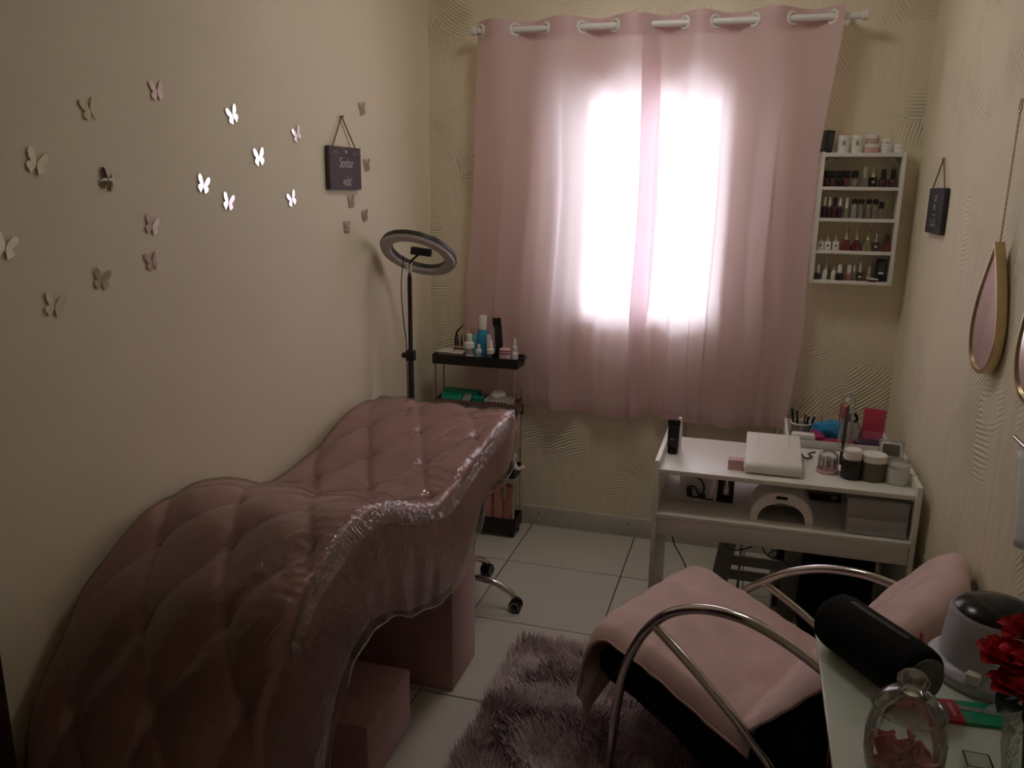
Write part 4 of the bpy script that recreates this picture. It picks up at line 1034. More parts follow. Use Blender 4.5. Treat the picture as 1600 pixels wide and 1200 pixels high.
for i in range(2):
    for j in range(2): obj('button', B().box((-0.014 + 0.026 * i, -0.0085, 0.026 + 0.014 * j), (0.014, 0.002, 0.007), 0.001), m_greyl, t)
obj('clear_sleeve', B().box((0.0, -0.004, 0.055), (0.078, 0.03, 0.112), 0.004), m_film, t)
# brush wrapped in clear film
t = thing('wrapped_brush', 'dark handled brush in a clear plastic sleeve standing on the table shelf', 'brush', (1.805, -0.70, US)); t.rotation_euler = (0, math.radians(2), 0)
obj('handle', B().lathe([(0.0045, 0), (0.0055, 0.05), (0.0062, 0.10), (0.005, 0.17), (0.0035, 0.205), (0.001, 0.215)], (0, 0, 0), 10), m_black, t)
obj('ferrule', B().lathe([(0.0070, 0.050), (0.0076, 0.056), (0.0070, 0.062)], (0, 0, 0), 10), m_silver, t)
sv = obj('sleeve', B().open_lathe([(0.008, 0.045), (0.018, 0.07), (0.024, 0.12), (0.022, 0.17), (0.020, 0.20), (0.022, 0.23), (0.010, 0.245), (0.002, 0.25)], (0, 0, 0), 18), m_film, t); crumple(sv, 0.010, 30, 5)
# low dark cabinet behind the table with the white tray on it
cbn = thing('low_cabinet', 'dark low cabinet behind the manicure table under the white tray', 'cabinet', (1.81, -0.375, 0))
obj('carcass', B().box((0, 0, 0.305), (0.36, 0.29, 0.57), 0.003), m_dark_wood, cbn)
obj('door', B().box((0, -0.152, 0.305), (0.35, 0.014, 0.55), 0.002), m_dark_wood, cbn)
obj('plinth', B().box((0, 0.01, 0.011), (0.34, 0.26, 0.022), 0.0), m_black, cbn)
TRX0, TRX1, TRY0, TRY1, TRZ = 1.633, 1.992, -0.520, -0.232, 0.592
wt = thing('white_tray', 'white open tray full of supplies behind the table in the window corner', 'tray', ((TRX0 + TRX1) / 2, (TRY0 + TRY1) / 2, TRZ))
obj('tray_shell', open_box(TRX1 - TRX0, TRY1 - TRY0, 0.108, 0.008), m_white, wt)
for s_ in (-1, 1): obj('side_rim', B().box((s_ * (TRX1 - TRX0) / 2 * 0.985, 0, 0.1095), (0.010, TRY1 - TRY0 - 0.01, 0.004), 0.001), m_wplast, wt)
FZ = TRZ + 0.0085
t = thing('brush_cup', 'white rimmed cup of brushes at the back left of the white tray', 'cup', (1.690, -0.335, FZ))
obj('cup', B().open_lathe([(0.030, 0.0), (0.038, 0.115), (0.040, 0.118), (0.036, 0.116), (0.029, 0.004)], (0, 0, 0), 22), m_frost, t)
obj('rim', B().tube([(0.0385 * math.cos(2 * PI * k / 22), 0.0385 * math.sin(2 * PI * k / 22), 0.116) for k in range(22)], 0.0028, 6, True), m_wplast, t)
for i, (dx, dy, lx_, h, mm) in enumerate(((-0.02, 0, -0.018, 0.17, m_black), (-0.008, -0.01, -0.012, 0.165, m_brownjar), (0.006, 0.0, 0.006, 0.15, m_cord), (0.016, -0.006, 0.030, 0.145, m_black), (0.01, 0.012, 0.016, 0.14, m_brownjar))):
    o = obj('nail_brush', B().tube([(1.690 + dx * 0.7, -0.335 + dy, FZ + 0.006), (1.690 + dx + lx_ * 0.6, -0.335 + dy, FZ + h * 0.7), (1.690 + dx + lx_, -0.335 + dy, FZ + h)], [0.003, 0.0045, 0.005], 8), mm)
    tag(o, ['leftmost dark brush in the white rimmed cup', 'second brush from left in the white rimmed cup', 'brown handled brush in the middle of the white rimmed cup', 'dark brush leaning far right in the white rimmed cup', 'short brush at the back of the white rimmed cup'][i], 'brush')
def pouch(name, label, cat, loc, d, m, rot=0.0, amp=0.006, seed=0, part_m=None, pname='pouch_body'):
    t = thing(name, label, cat, loc, rot)
    b = B().box((0, 0, d[2] / 2), d, min(d) * 0.28, seg=3)
    bmesh.ops.subdivide_edges(b.bm, edges=b.bm.edges[:], cuts=2, use_grid_fill=True)
    o = obj(pname, b, m, t); crumple(o, amp, 28, seed)
    if part_m is not None: obj('flap', B().box((0, -d[1] / 2 - 0.001, d[2] * 0.62), (d[0] * 0.8, 0.003, d[2] * 0.25), 0.001), part_m, t)
    return t
t = thing('aqua_box', 'aqua and white soap box at the front left of the white tray', 'box', (1.693, -0.462, FZ))
obj('carton', B().box((0, 0, 0.055), (0.085, 0.045, 0.11), 0.008), m_wplast, t)
obj('print_panel', B().box((0, -0.0228, 0.066), (0.070, 0.001, 0.060), 0.0), mat('pale_aqua_print', (0.30, 0.55, 0.58), 0.5), t)
obj('lettering_patch', B().box((0.0, -0.0236, 0.066), (0.034, 0.001, 0.016), 0.0), m_aqua, t)
pouch('magenta_box', 'magenta box between the aqua box and the middle of the white tray', 'box', (1.745, -0.435, FZ), (0.045, 0.09, 0.11), m_magenta, 0.1, 0.001, 1, None, 'carton')
pouch('red_case', 'dark red flat case at front centre of the white tray', 'case', (1.815, -0.470, FZ), (0.115, 0.05, 0.098), m_magenta, 0, 0.002, 2, m_pinkp)
pouch('blue_cloth', 'blue folded cloth in the middle of the white tray', 'cloth', (1.790, -0.375, FZ + 0.055), (0.11, 0.09, 0.085), m_bluec, 0.2, 0.014, 3, None, 'folds')
pouch('dark_box', 'dark blue box under the blue cloth in the white tray', 'box', (1.790, -0.375, FZ), (0.12, 0.10, 0.055), m_purple, 0.1, 0.001, 9, None, 'carton')
pouch('purple_purse', 'shiny dark purple purse at front right of the white tray', 'purse', (1.925, -0.462, FZ), (0.105, 0.06, 0.108), m_purple, -0.05, 0.006, 4, None, 'purse_body')
t = thing('pink_packet', 'red and pink packet standing at the back right of the white tray', 'packet', (1.945, -0.345, FZ + 0.0)); t.rotation_euler = (math.radians(-6), math.radians(2), -0.1)
obj('packet_body', B().box((0, 0, 0.10), (0.078, 0.022, 0.19), 0.004), m_redpink, t)
obj('window_panel', B().box((0.0, -0.0115, 0.07), (0.066, 0.001, 0.075), 0.0), mat('rose_print', (0.62, 0.16, 0.24), 0.4), t)
obj('shiny_seal', B().box((0.0, -0.004, 0.192), (0.078, 0.010, 0.006), 0.001), m_silver, t)
t = thing('black_tape', 'round black tape roll behind the brush in the white tray', 'roll', (1.874, -0.345, FZ + 0.155)); t.rotation_euler = (0, 0, 0.2)
obj('roll', B().tube([(0.013 * math.cos(2 * PI * k / 20), 0, 0.013 * math.sin(2 * PI * k / 20)) for k in range(20)], 0.0085, 8, True), m_bgloss, t)
obj('core', B().tube([(0.0062 * math.cos(2 * PI * k / 16), -0.008, 0.0062 * math.sin(2 * PI * k / 16)) for k in range(16)], 0.0016, 6, True), m_wplast, t)
pouch('clear_pouch', 'crumpled clear bag of odds and ends at the back centre of the tray', 'bag', (1.868, -0.345, FZ), (0.075, 0.06, 0.148), m_film, 0.1, 0.014, 6, None, 'bag_film')
pouch('red_tool_case', 'narrow red case standing inside the back of the white tray', 'case', (1.845, -0.300, FZ), (0.03, 0.02, 0.19), m_red, 0.1, 0.002, 7, None, 'case_body')
for i, (x, h, lx_) in enumerate(((1.775, 0.19, -0.012), (1.835, 0.2, 0.012))):
    o = obj('scissors', B().tube([(x, -0.29, FZ + 0.03), (x + lx_, -0.29, FZ + h)], [0.004, 0.002], 6), m_silver)
    tag(o, ('thin silver tool leaning left behind the blue cloth', 'thin silver tool leaning right behind the clear bag')[i], 'tool')

# work top, under the upper shelf
t = thing('ribbed_basket', 'white ribbed basket with a coiled black cable under the table shelf', 'basket', (1.330, -0.775, WT))
obj('basket_shell', open_box(0.125, 0.10, 0.112, 0.003, (0, 0, 0), 0.02), m_wplast, t)
for i in range(11): obj('rib', B().box((-0.05 + i * 0.010, -0.0485, 0.058), (0.0035, 0.003, 0.10), 0.0, rx(0.09)), m_wplast, t)
t = thing('coiled_cable', 'black coiled adaptor cable hanging in front of the white ribbed basket', 'cable', (1.325, -0.84, WT + 0.03))
obj('coil', B().tube([(-0.045, 0.02, 0.085), (-0.01, 0.0, 0.078), (0.024, 0, 0.056), (0.032, 0, 0.02), (0.01, 0, -0.004), (-0.02, 0, 0.002), (-0.022, 0, 0.03), (0.0, -0.004, 0.034), (0.014, -0.004, 0.012), (0.03, -0.004, -0.004), (0.065, -0.004, -0.006)], 0.0034, 6, smooth=6), m_black, t)
obj('plug', B().box((-0.016, -0.002, 0.012), (0.018, 0.014, 0.030), 0.003), m_black, t)
obj('plug', B().box((0.026, -0.002, 0.002), (0.026, 0.014, 0.014), 0.003), m_black, t)
t = thing('drill_box', 'small black box with a chrome cone inside on the work top', 'box', (1.430, -0.775, WT))
obj('carton', B().box((0, 0.012, 0.048), (0.056, 0.03, 0.096), 0.002), m_black, t)
obj('chrome_cone', B().lathe([(0.013, 0.03), (0.013, 0.05), (0.006, 0.085), (0.003, 0.094)], (0.002, -0.010, 0), 14), m_chrome, t)
obj('tray_lip', B().box((0, -0.008, 0.005), (0.056, 0.02, 0.01), 0.001), m_black, t)
o = obj('white_plate', B().box((0, 0, 0.040), (0.008, 0.05, 0.08), 0.002), m_wplast); o.location = (1.396, -0.77, WT)
tag(o, 'white card standing left of the small black box on the work top', 'card')
# UV lamp: arched shell
t = thing('uv_nail_lamp', 'white arched nail drying lamp standing on the work top', 'lamp', (1.617, -0.845, WT))
def uv_pt(u, v):
    a = PI * u; rr = lerp(0.100, 0.088, v)
    return Vector((rr * math.cos(a), lerp(-0.078, 0.075, v), lerp(0.104, 0.094, v) * math.sin(a) ** 0.8))
arch = [(0.100 * math.cos(PI * k / 24), 0.106 * math.sin(PI * k / 24) ** 0.8) for k in range(25)] + [(-0.076 * math.cos(PI * k / 24), 0.068 * math.sin(PI * k / 24) ** 0.85) for k in range(25)]
obj('shell', B().prism(arch, 0.15, Matrix.Translation((0, 0.072, 0)) @ Matrix.Rotation(PI / 2, 4, 'X')), m_wplast, t)
obj('display', B().box((-0.004, -0.0790, 0.088), (0.036, 0.003, 0.010), 0.001), m_bgloss, t)
obj('back_wall', B().prism([(0.080 * math.cos(PI * k / 16), 0.080 * math.sin(PI * k / 16) ** 0.8) for k in range(17)], 0.004, Matrix.Translation((0, 0.073, 0)) @ Matrix.Rotation(PI / 2, 4, 'X')), m_wplast, t)
obj('base_plate', B().box((0, 0, 0.002), (0.150, 0.140, 0.004), 0.001), m_grey, t)
# clear drawer box
t = thing('clear_drawer_box', 'translucent plastic drawer box at the right end of the work top', 'box', (1.905, -0.855, WT))
obj('case', open_box(0.185, 0.17, 0.115, 0.003), m_frost, t)
obj('drawer_front', B().box((0, -0.088, 0.030), (0.178, 0.004, 0.052), 0.001), m_frost, t)
obj('lid', B().box((0, 0, 0.118), (0.19, 0.175, 0.006), 0.002), m_frost, t)
for i, (x, y, mm) in enumerate(((-0.04, 0.02, m_pinkp), (0.015, -0.02, m_peach), (0.05, 0.03, m_greyl))):
    o = obj('packet', B().box((0, 0, 0.022), (0.05, 0.07, 0.044), 0.004, rz(i * 0.7)), mm); o.location = (1.905 + x, -0.855 + y, WT + 0.0035); crumple(o, 0.004, 30, i)
    tag(o, ('pink packet inside the translucent drawer box', 'peach packet inside the translucent drawer box', 'grey packet inside the translucent drawer box')[i], 'packet')
t = thing('display_palette', 'long dark brown colour palette lying at the back of the work top', 'palette', (1.755, -0.635, WT))
obj('board', B().box((0, 0, 0.012), (0.20, 0.05, 0.024), 0.002), m_brownjar, t)
for i in range(6): obj('swatch', B().box((-0.08 + i * 0.032, -0.0255, 0.014), (0.020, 0.002, 0.014), 0.0), (m_pol['brown'], m_peach, m_pol['black'])[i % 3], t)
# under the table
t = thing('folding_step', 'grey painted metal folding step frame standing under the manicure table', 'frame', (1.56, -0.62, 0))
for sx, a in ((-0.125, 0.13), (0.125, 0.05)):
    obj('leg_board', B().box((sx, 0, 0.175), (0.062, 0.02, 0.35), 0.002, ry(a)), m_grey, t)
for z_ in (0.225, 0.165): obj('cross_bar', B().box((0.0, -0.006 + 0.02, z_), (0.25, 0.012, 0.040), 0.002), m_grey, t)
for sx in (-0.06, 0.07): obj('rod', B().lathe([(0.006, 0.0), (0.006, 0.34)], (sx, 0.05, 0), 8), m_chrome, t)
pouch('black_bag', 'black bag slumped on the floor under the manicure table', 'bag', (1.80, -0.70, 0), (0.16, 0.13, 0.33), m_bfab, 0.2, 0.02, 11, None, 'bag_body')
o = obj('thin_cable', B().tube([(1.262, -0.925, 0.445), (1.275, -0.93, 0.40), (1.318, -0.93, 0.32), (1.318, -0.93, 0.24), (1.292, -0.93, 0.15), (1.30, -0.93, 0.10), (1.345, -0.93, 0.05), (1.40, -0.90, 0.006), (1.50, -0.80, 0.006)], 0.0024, 6, smooth=8), m_black)
tag(o, 'thin black cable hanging from the left end of the table apron', 'cable')
o = obj('thin_cable', B().tube([(1.44, -0.93, 0.43), (1.455, -0.93, 0.415), (1.48, -0.93, 0.408), (1.51, -0.93, 0.418), (1.535, -0.925, 0.43)], 0.0024, 6, smooth=6), m_black)
tag(o, 'short black cable sagging under the middle of the table apron', 'cable')
o = obj('thin_cable', B().tube([(1.565, -0.925, 0.43), (1.58, -0.925, 0.405), (1.605, -0.92, 0.395), (1.622, -0.925, 0.415), (1.60, -0.93, 0.425), (1.59, -0.925, 0.40), (1.64, -0.92, 0.385), (1.69, -0.90, 0.345)], 0.0024, 6, smooth=6), m_black)
tag(o, 'looped black cable under the right half of the table apron', 'cable')
# ------------------------------------------------------------------ chrome lounge chair with pink pad
CH_TH = 1.14
CWv = Vector((math.cos(CH_TH), math.sin(CH_TH), 0)); CBv = Vector((math.sin(CH_TH), -math.cos(CH_TH), 0))
CO = Vector((1.158, -1.635, 0))
def CP(b, w_, z): return CBv * b + CWv * w_ + Vector((0, 0, z))     # relative to the chair's origin
CW = 0.525
chn = thing('chrome_armchair', 'reclining chair with looped chrome arms and black sling by the counter', 'chair', CO)
prof = [(-.015,.375),(-.035,.345),(-.032,.305),(.0,.280),(.08,.262),(.22,.205),(.36,.12),(.48,.085),(.57,.12),(.64,.30),(.705,.55),(.712,.63),(.705,.668),(.69,.672),(.60,.54),(.45,.335),(.425,.312),(.38,.315),(.02,.392)]
b = B(); t = b.bm
lo = [t.verts.new(CP(bb, 0.012, zz)) for bb, zz in prof]; hi = [t.verts.new(CP(bb, CW - 0.012, zz)) for bb, zz in prof]
t.faces.new(lo); t.faces.new(list(reversed(hi)))
for k in range(len(prof)): t.faces.new((lo[k], lo[(k + 1) % len(prof)], hi[(k + 1) % len(prof)], hi[k]))
bmesh.ops.recalc_face_normals(t, faces=t.faces)
bmesh.ops.bevel(t, geom=[e for e in t.edges if any(len(f.verts) > 4 for f in e.link_faces)], offset=0.014, segments=3, affect='EDGES')
obj('sling_body', b, m_bfab, chn, ang=50)
ARM = [(.055, .0125), (.058, .10), (.066, .24), (.085, .37), (.118, .465), (.160, .535), (.212, .588), (.28, .624), (.352, .640), (.425, .640), (.505, .622), (.585, .592), (.66, .552), (.70, .525)]
BRC = [(.150, .520), (.163, .538), (.255, .482), (.328, .432), (.398, .382), (.450, .338), (.495, .298), (.56, .20), (.60, .10), (.615, .0125)]
FAR = [(.055, .0125), (.058, .10), (.066, .22), (.090, .32), (.140, .392), (.200, .448), (.265, .497), (.357, .540), (.447, .560), (.516, .563), (.585, .552), (.66, .52)]
FBR = [(.195, .440), (.255, .415), (.320, .385), (.398, .34), (.450, .30), (.495, .262), (.56, .18), (.60, .10), (.615, .0125)]
for off in (-0.035, 0.555):
    a = obj('armrest', B().tube([CP(b_, off, z_) for b_, z_ in (ARM if off < 0 else FAR)], 0.0128, 12, smooth=6), m_chrome, chn)
    obj('rear_leg', B().tube([CP(b_, off, z_) for b_, z_ in (BRC[1:] if off < 0 else FBR)], 0.0118, 12, smooth=6), m_chrome, chn)
    for bb in (.055, .615): obj('rubber_foot', B().lathe([(0.015, 0), (0.015, 0.02), (0.013, 0.024)], CP(bb, off, 0.0), 12), m_black, chn)
obj('cross_tube', B().tube([CP(.56, -0.035, .20), CP(.56, .555, .18)], 0.010, 10), m_chrome, chn)
# pad
pad = thing('chair_pad', 'pale pink cotton pad draped over seat and back of the chrome armchair', 'cushion', CO)
SEAT = [(-.055,.215),(-.060,.27),(-.058,.33),(-.045,.385),(-.015,.420),(.03,.425),(.12,.408),(.24,.375),(.36,.340),(.425,.322)]
BACK = [(.395,.335),(.43,.352),(.48,.415),(.53,.483),(.585,.56),(.635,.628),(.668,.672),(.690,.690),(.702,.680),(.706,.650)]
def pcv(P, t):
    P = np.array(P); return pcurve(P, t)
def pad_fn(P, drop, puff, seed, hang=None):
    def fn(s, v):
        p = pcv(P, s)
        q0, q1 = pcv(P, max(0, s - .01)), pcv(P, min(1, s + .01)); d = q1 - q0; d /= np.linalg.norm(d); n = np.array([-d[1], d[0]])
        if n[1] < 0: n = -n
        wv = lerp(-0.022, CW + 0.022, v)
        e = min(v, 1 - v)
        k = max(0.0, 1 - e / 0.09)
        h = 0.012 + puff * (1 - (2 * v - 1) ** 4) * math.sin(PI * min(1, max(0, s)))
        nz = mnoise.noise_vector(Vector((p[0] * 11, wv * 13, seed))) ; n2 = mnoise.noise(Vector((p[0] * 30 + seed, wv * 6, 4)))
        h += nz.x * 0.007 + n2 * 0.005
        bb = p[0] + n[0] * h; zz = p[1] + n[1] * h - drop * k ** 1.5 * (0.7 + 0.3 * math.sin(s * 7 + seed))
        wv += (-1 if v < 0.5 else 1) * -0.010 * k * k + nz.y * 0.004
        if hang: bb, zz = hang(s, v, bb, zz)
        return CP(bb, wv, zz)
    return fn
def seat_hang(s, v, bb, zz):
    if s < 0.36:       # the corner of the front flap hangs lower on the room side
        zz += (0.36 - s) / 0.36 * (0.09 * min(1, v * 1.6) - 0.045 * (1 - v) )
        bb -= (0.36 - s) / 0.36 * (0.015 * (1 - v)) - 0.004 * math.sin(v * 17)
    return bb, zz
def back_skew(s, v, bb, zz):
    return bb + s * (0.070 * math.sin(PI * min(1, 0.12 + 0.88 * v) ) * (0.6 + 0.6 * v)), zz + s * 0.012
b = B().grid(pad_fn(SEAT, 0.060, 0.020, 1.0, seat_hang), 70, 64); b.solid(0.006)
obj('seat_section', b, m_pink, pad, ang=180)
b = B().grid(pad_fn(BACK, 0.030, 0.030, 5.0, back_skew), 70, 64); b.solid(0.006)
obj('back_section', b, m_pink, pad, ang=180)
def seam(fn, v, s0, s1, r_=0.0022): return B().tube([fn(lerp(s0, s1, k / 40), v) + Vector((0, 0, 0.002)) for k in range(41)], r_, 6)
obj('seam', seam(pad_fn(SEAT, 0.060, 0.020, 1.0, seat_hang), 0.004, 0.02, 0.98), m_seam, pad)
obj('seam', seam(pad_fn(BACK, 0.030, 0.030, 5.0, back_skew), 0.004, 0.04, 0.98), m_seam, pad)

# ------------------------------------------------------------------ counter and what stands on it
GX0, GX1, GY0, GY1, GZ = 1.632, 2.044, -3.05, -2.088, 0.78
ct = thing('side_counter', 'pale glass topped counter along the right wall in the foreground', 'counter', ((GX0 + GX1) / 2, (GY0 + GY1) / 2, 0))
obj('glass_top', B().box((0, 0, GZ - 0.005), (GX1 - GX0, GY1 - GY0, 0.010), 0.002), m_counter, ct)
obj('carcass_top', B().box((0.004, 0, GZ - 0.0225), (GX1 - GX0 - 0.012, GY1 - GY0 - 0.006, 0.024), 0.001), m_white, ct)
for sy in (-1, 1): obj('end_panel', B().box((0.01, sy * ((GY1 - GY0) / 2 - 0.06), (GZ - 0.035) / 2), (GX1 - GX0 - 0.06, 0.018, GZ - 0.035), 0.001), m_dark_wood, ct)
obj('back_panel', B().box(((GX1 - GX0) / 2 - 0.04, 0, (GZ - 0.035) / 2), (0.016, GY1 - GY0 - 0.14, GZ - 0.035), 0.001), m_dark_wood, ct)
# speaker
a0, a1 = Vector((1.664, -2.138, 0.0)), Vector((1.772, -2.290, 0.0))
ax = (a1 - a0).normalized(); Ls = (a1 - a0).length
sp = thing('bluetooth_speaker', 'black cylindrical cloth speaker lying on the counter', 'speaker', (a0 + a1) / 2 + Vector((0, 0, GZ + 0.0525)))
R_ = ax.to_track_quat('Z', 'Y').to_matrix()
obj('cloth_body', B().lathe([(0.040, -Ls / 2 - 0.012), (0.049, -Ls / 2 - 0.006), (0.052, -Ls / 2 + 0.008), (0.052, Ls / 2 - 0.008), (0.049, Ls / 2 + 0.006), (0.040, Ls / 2 + 0.012)], (0, 0, 0), 36, R_), m_bfab, sp)
for s_ in (-1, 1):
    c_ = obj('end_cap', B().lathe([(0.039, 0.0), (0.039, 0.006), (0.034, 0.010), (0.026, 0.007), (0, 0.006)], R_ @ Vector((0, 0, s_ * (Ls / 2 + 0.010))), 28, R_ if s_ > 0 else R_ @ rx(PI)), mat('grey_speaker_cap', (0.11, 0.11, 0.105), 0.45), sp)
obj('control_strip', B().box(R_ @ Vector((0, 0, 0)) + Vector((0, 0, 0.0515)), (0.010, Ls * 0.7, 0.003), 0.001, rz(math.atan2(ax.y, ax.x) - PI / 2)), m_black, sp)
# wax warmer
t = thing('wax_warmer', 'grey wax warmer pot with dark glossy lid at the back of the counter', 'warmer', (1.915, -2.150, GZ))
obj('base', B().lathe([(0.098, 0), (0.101, 0.006), (0.100, 0.018), (0.090, 0.028), (0.080, 0.030)], (0, 0, 0), 40), m_greyl, t)
obj('body', B().lathe([(0.082, 0.026), (0.079, 0.06), (0.074, 0.115), (0.071, 0.120), (0.067, 0.118)], (0, 0, 0), 40), m_greyl, t)
obj('lid', B().lathe([(0.066, 0.116), (0.066, 0.121), (0.056, 0.130), (0.030, 0.136), (0, 0.138)], (0, 0, 0), 36), m_bgloss, t)
obj('switch', B().box((-0.045, -0.078, 0.030), (0.022, 0.020, 0.018), 0.003, rz(-0.5)), m_wplast, t)
# glass candy jar
t = thing('glass_jar', 'round clear glass jar with knobbed lid holding pink petals', 'jar', (1.722, -2.487, GZ))
obj('bowl', B().open_lathe([(0.0, 0.003), (0.038, 0.003), (0.048, 0.014), (0.054, 0.045), (0.054, 0.075), (0.048, 0.102), (0.042, 0.110), (0.043, 0.116)], (0, 0, 0), 40), m_glass, t)
lid = obj('lid', B().open_lathe([(0.047, 0.113), (0.0475, 0.118), (0.043, 0.123), (0.041, 0.128), (0.030, 0.137), (0.018, 0.142), (0.015, 0.146)], (0, 0, 0), 40), m_glass, t)
obj('knob', B().lathe([(0.014, 0.143), (0.016, 0.149), (0.021, 0.156), (0.021, 0.163), (0.015, 0.170), (0, 0.172)], (0, 0, 0), 28), m_glass, lid)
obj('rim_ring', B().tube([(0.0475 * math.cos(2 * PI * k / 40), 0.0475 * math.sin(2 * PI * k / 40), 0.116) for k in range(40)], 0.0026, 8, True), m_glass, t)
pet_me = None
for k in range(24):
    def ptl(u, v): 
        a = (u - 0.5) * 2.4; rr = 0.017
        return Vector((rr * math.sin(a), 0.026 * (v - 0.5) + 0.004 * math.cos(a * 2), rr * (1 - math.cos(a)) + 0.003 * math.sin(v * 6)))
    if pet_me is None:
        o = obj('petal', B().grid(ptl, 7, 5).solid(0.0012), m_petal); pet_me = o.data
    else:
        o = D.objects.new('petal', pet_me); COL.objects.link(o)
    q = 0.030 * math.sqrt(random.random()); a = random.uniform(0, 2 * PI)
    o.location = (1.722 + q * math.cos(a), -2.487 + q * math.sin(a), GZ + 0.012 + 0.046 * (k / 24))
    o.rotation_euler = (random.uniform(-1, 1), random.uniform(-1, 1), random.uniform(0, 6.28))
    tag(o, 'pink petal heaped in the round clear glass jar', 'petal', 'pink petals in the glass jar')
# packet
t = thing('wax_packet', 'red and green foil packet lying flat on the counter', 'packet', (1.864, -2.291, GZ)); t.rotation_euler = (0, 0, 0.10)
obj('foil', B().box((0.010, 0, 0.003), (0.068, 0.060, 0.006), 0.001), m_green, t)
obj('red_end', B().box((-0.036, 0, 0.003), (0.026, 0.060, 0.006), 0.001), m_red, t)
obj('silver_print', B().box((0.006, 0.006, 0.0064), (0.060, 0.012, 0.0008), 0.0, rz(-0.12)), mat('dull_foil_print', (0.32, 0.34, 0.31), 0.35, 0.4), t)
obj('letter_print', B().box((-0.036, 0.0, 0.0064), (0.006, 0.036, 0.0008), 0.0), mat('pale_foil_print', (0.60, 0.35, 0.33), 0.35), t)
# vase with roses
vx, vy = 1.893, -2.452
t = thing('crackle_vase', 'crackled clear glass vase in the near right corner of the counter', 'vase', (vx, vy, GZ))
obj('glass_body', B().open_lathe([(0.0, 0.003), (0.030, 0.003), (0.034, 0.02), (0.040, 0.06), (0.042, 0.10), (0.036, 0.135), (0.034, 0.150)], (0, 0, 0), 30), m_crack, t)
obj('rim', B().tube([(0.034 * math.cos(2 * PI * k / 30), 0.034 * math.sin(2 * PI * k / 30), 0.150) for k in range(30)], 0.002, 6, True), m_glass, t)
def rose_head(parent, c, s, seed):
    rr = random.Random(seed)
    obj('rose_heart', B().lathe([(0, -0.012), (0.012, -0.006), (0.014, 0.004), (0.008, 0.013), (0, 0.014)], c, 10), m_rose, parent)
    for ring, n, rad, tilt in ((0, 4, 0.010, 0.25), (1, 5, 0.017, 0.6), (2, 6, 0.023, 1.0)):
        for k in range(n):
            a = 2 * PI * k / n + ring * 0.5 + rr.uniform(-.2, .2)
            def pf(u, v):
                x = (u - 0.5) * 0.030 * (0.6 + 0.8 * math.sin(PI * min(1, v * 0.9 + 0.1)))
                zz = v * 0.028; yy = 0.006 * (2 * u - 1) ** 2 * -1 + 0.010 * v * v
                return Vector((x, yy, zz)) * s
            M_ = Matrix.Translation(Vector(c)) @ Matrix.Rotation(a, 4, 'Z') @ Matrix.Translation((0, rad * s * 0.55, -0.012 * s)) @ Matrix.Rotation(-tilt, 4, 'X')
            g = B().grid(pf, 6, 5); bmesh.ops.transform(g.bm, matrix=M_, verts=g.bm.verts)
            o = obj('petal', g, m_rose, parent, ang=180); crumple(o, 0.003, 60, seed + k)
heads = [(-0.050, 0.005, 0.200), (-0.018, 0.030, 0.228), (-0.012, -0.030, 0.218), (0.025, 0.012, 0.225), (0.045, -0.03, 0.20), (-0.040, -0.035, 0.180), (0.0, 0.0, 0.245)]
for i, c in enumerate(heads):
    rt = thing('red_rose', ['leftmost red artificial rose in the crackled glass vase', 'red artificial rose at the back left of the vase', 'red artificial rose facing front in the vase', 'red artificial rose at the back right of the vase', 'rightmost red artificial rose in the crackled glass vase', 'lowest red artificial rose drooping over the vase front', 'topmost red artificial rose in the crackled glass vase'][i], 'rose', (vx, vy, GZ))
    rose_head(rt, Vector(c), 1.05, i * 7 + 1)
    obj('stem', B().tube([(c[0] * 0.15, c[1] * 0.15, 0.02 + 0.003 * i), (c[0] * 0.35, c[1] * 0.35, 0.12), (c[0] * 0.9, c[1] * 0.9, c[2] - 0.014)], 0.0018, 6), m_leaf, rt)
    for k in range(2):
        a = math.atan2(c[1], c[0]) + (1.0 if k else -0.9)
        def lf_(u, v):
            wd = 0.015 * math.sin(PI * min(1, v * 0.95 + 0.03)) ** 0.8
            return Vector(((u - 0.5) * 2 * wd, v * 0.052, -0.022 * v * v + 0.003 * abs(u - 0.5)))
        g = B().grid(lf_, 5, 7); bmesh.ops.transform(g.bm, matrix=Matrix.Translation((c[0] * 0.62, c[1] * 0.62, c[2] - 0.045)) @ Matrix.Rotation(a - PI / 2, 4, 'Z'), verts=g.bm.verts)
        obj('leaf', g, m_leaf, rt, ang=180)
t = thing('glass_candle_cup', 'small square clear glass cup at the bottom edge of the counter', 'cup', (1.822, -2.470, GZ))
obj('cup', open_box(0.036, 0.036, 0.042, 0.003), m_glass, t)
obj('thick_base', B().box((0, 0, 0.008), (0.029, 0.029, 0.008), 0.002), m_glass, t)
o = obj('red_capped_tube', B().lathe([(0.006, 0), (0.006, 0.016), (0.004, 0.020), (0.0025, 0.034), (0, 0.036)], (0, 0, 0), 12), m_redpink); o.location = (1.812, -2.104, GZ)
tag(o, 'tiny red pointed cap standing behind the black speaker', 'cap')

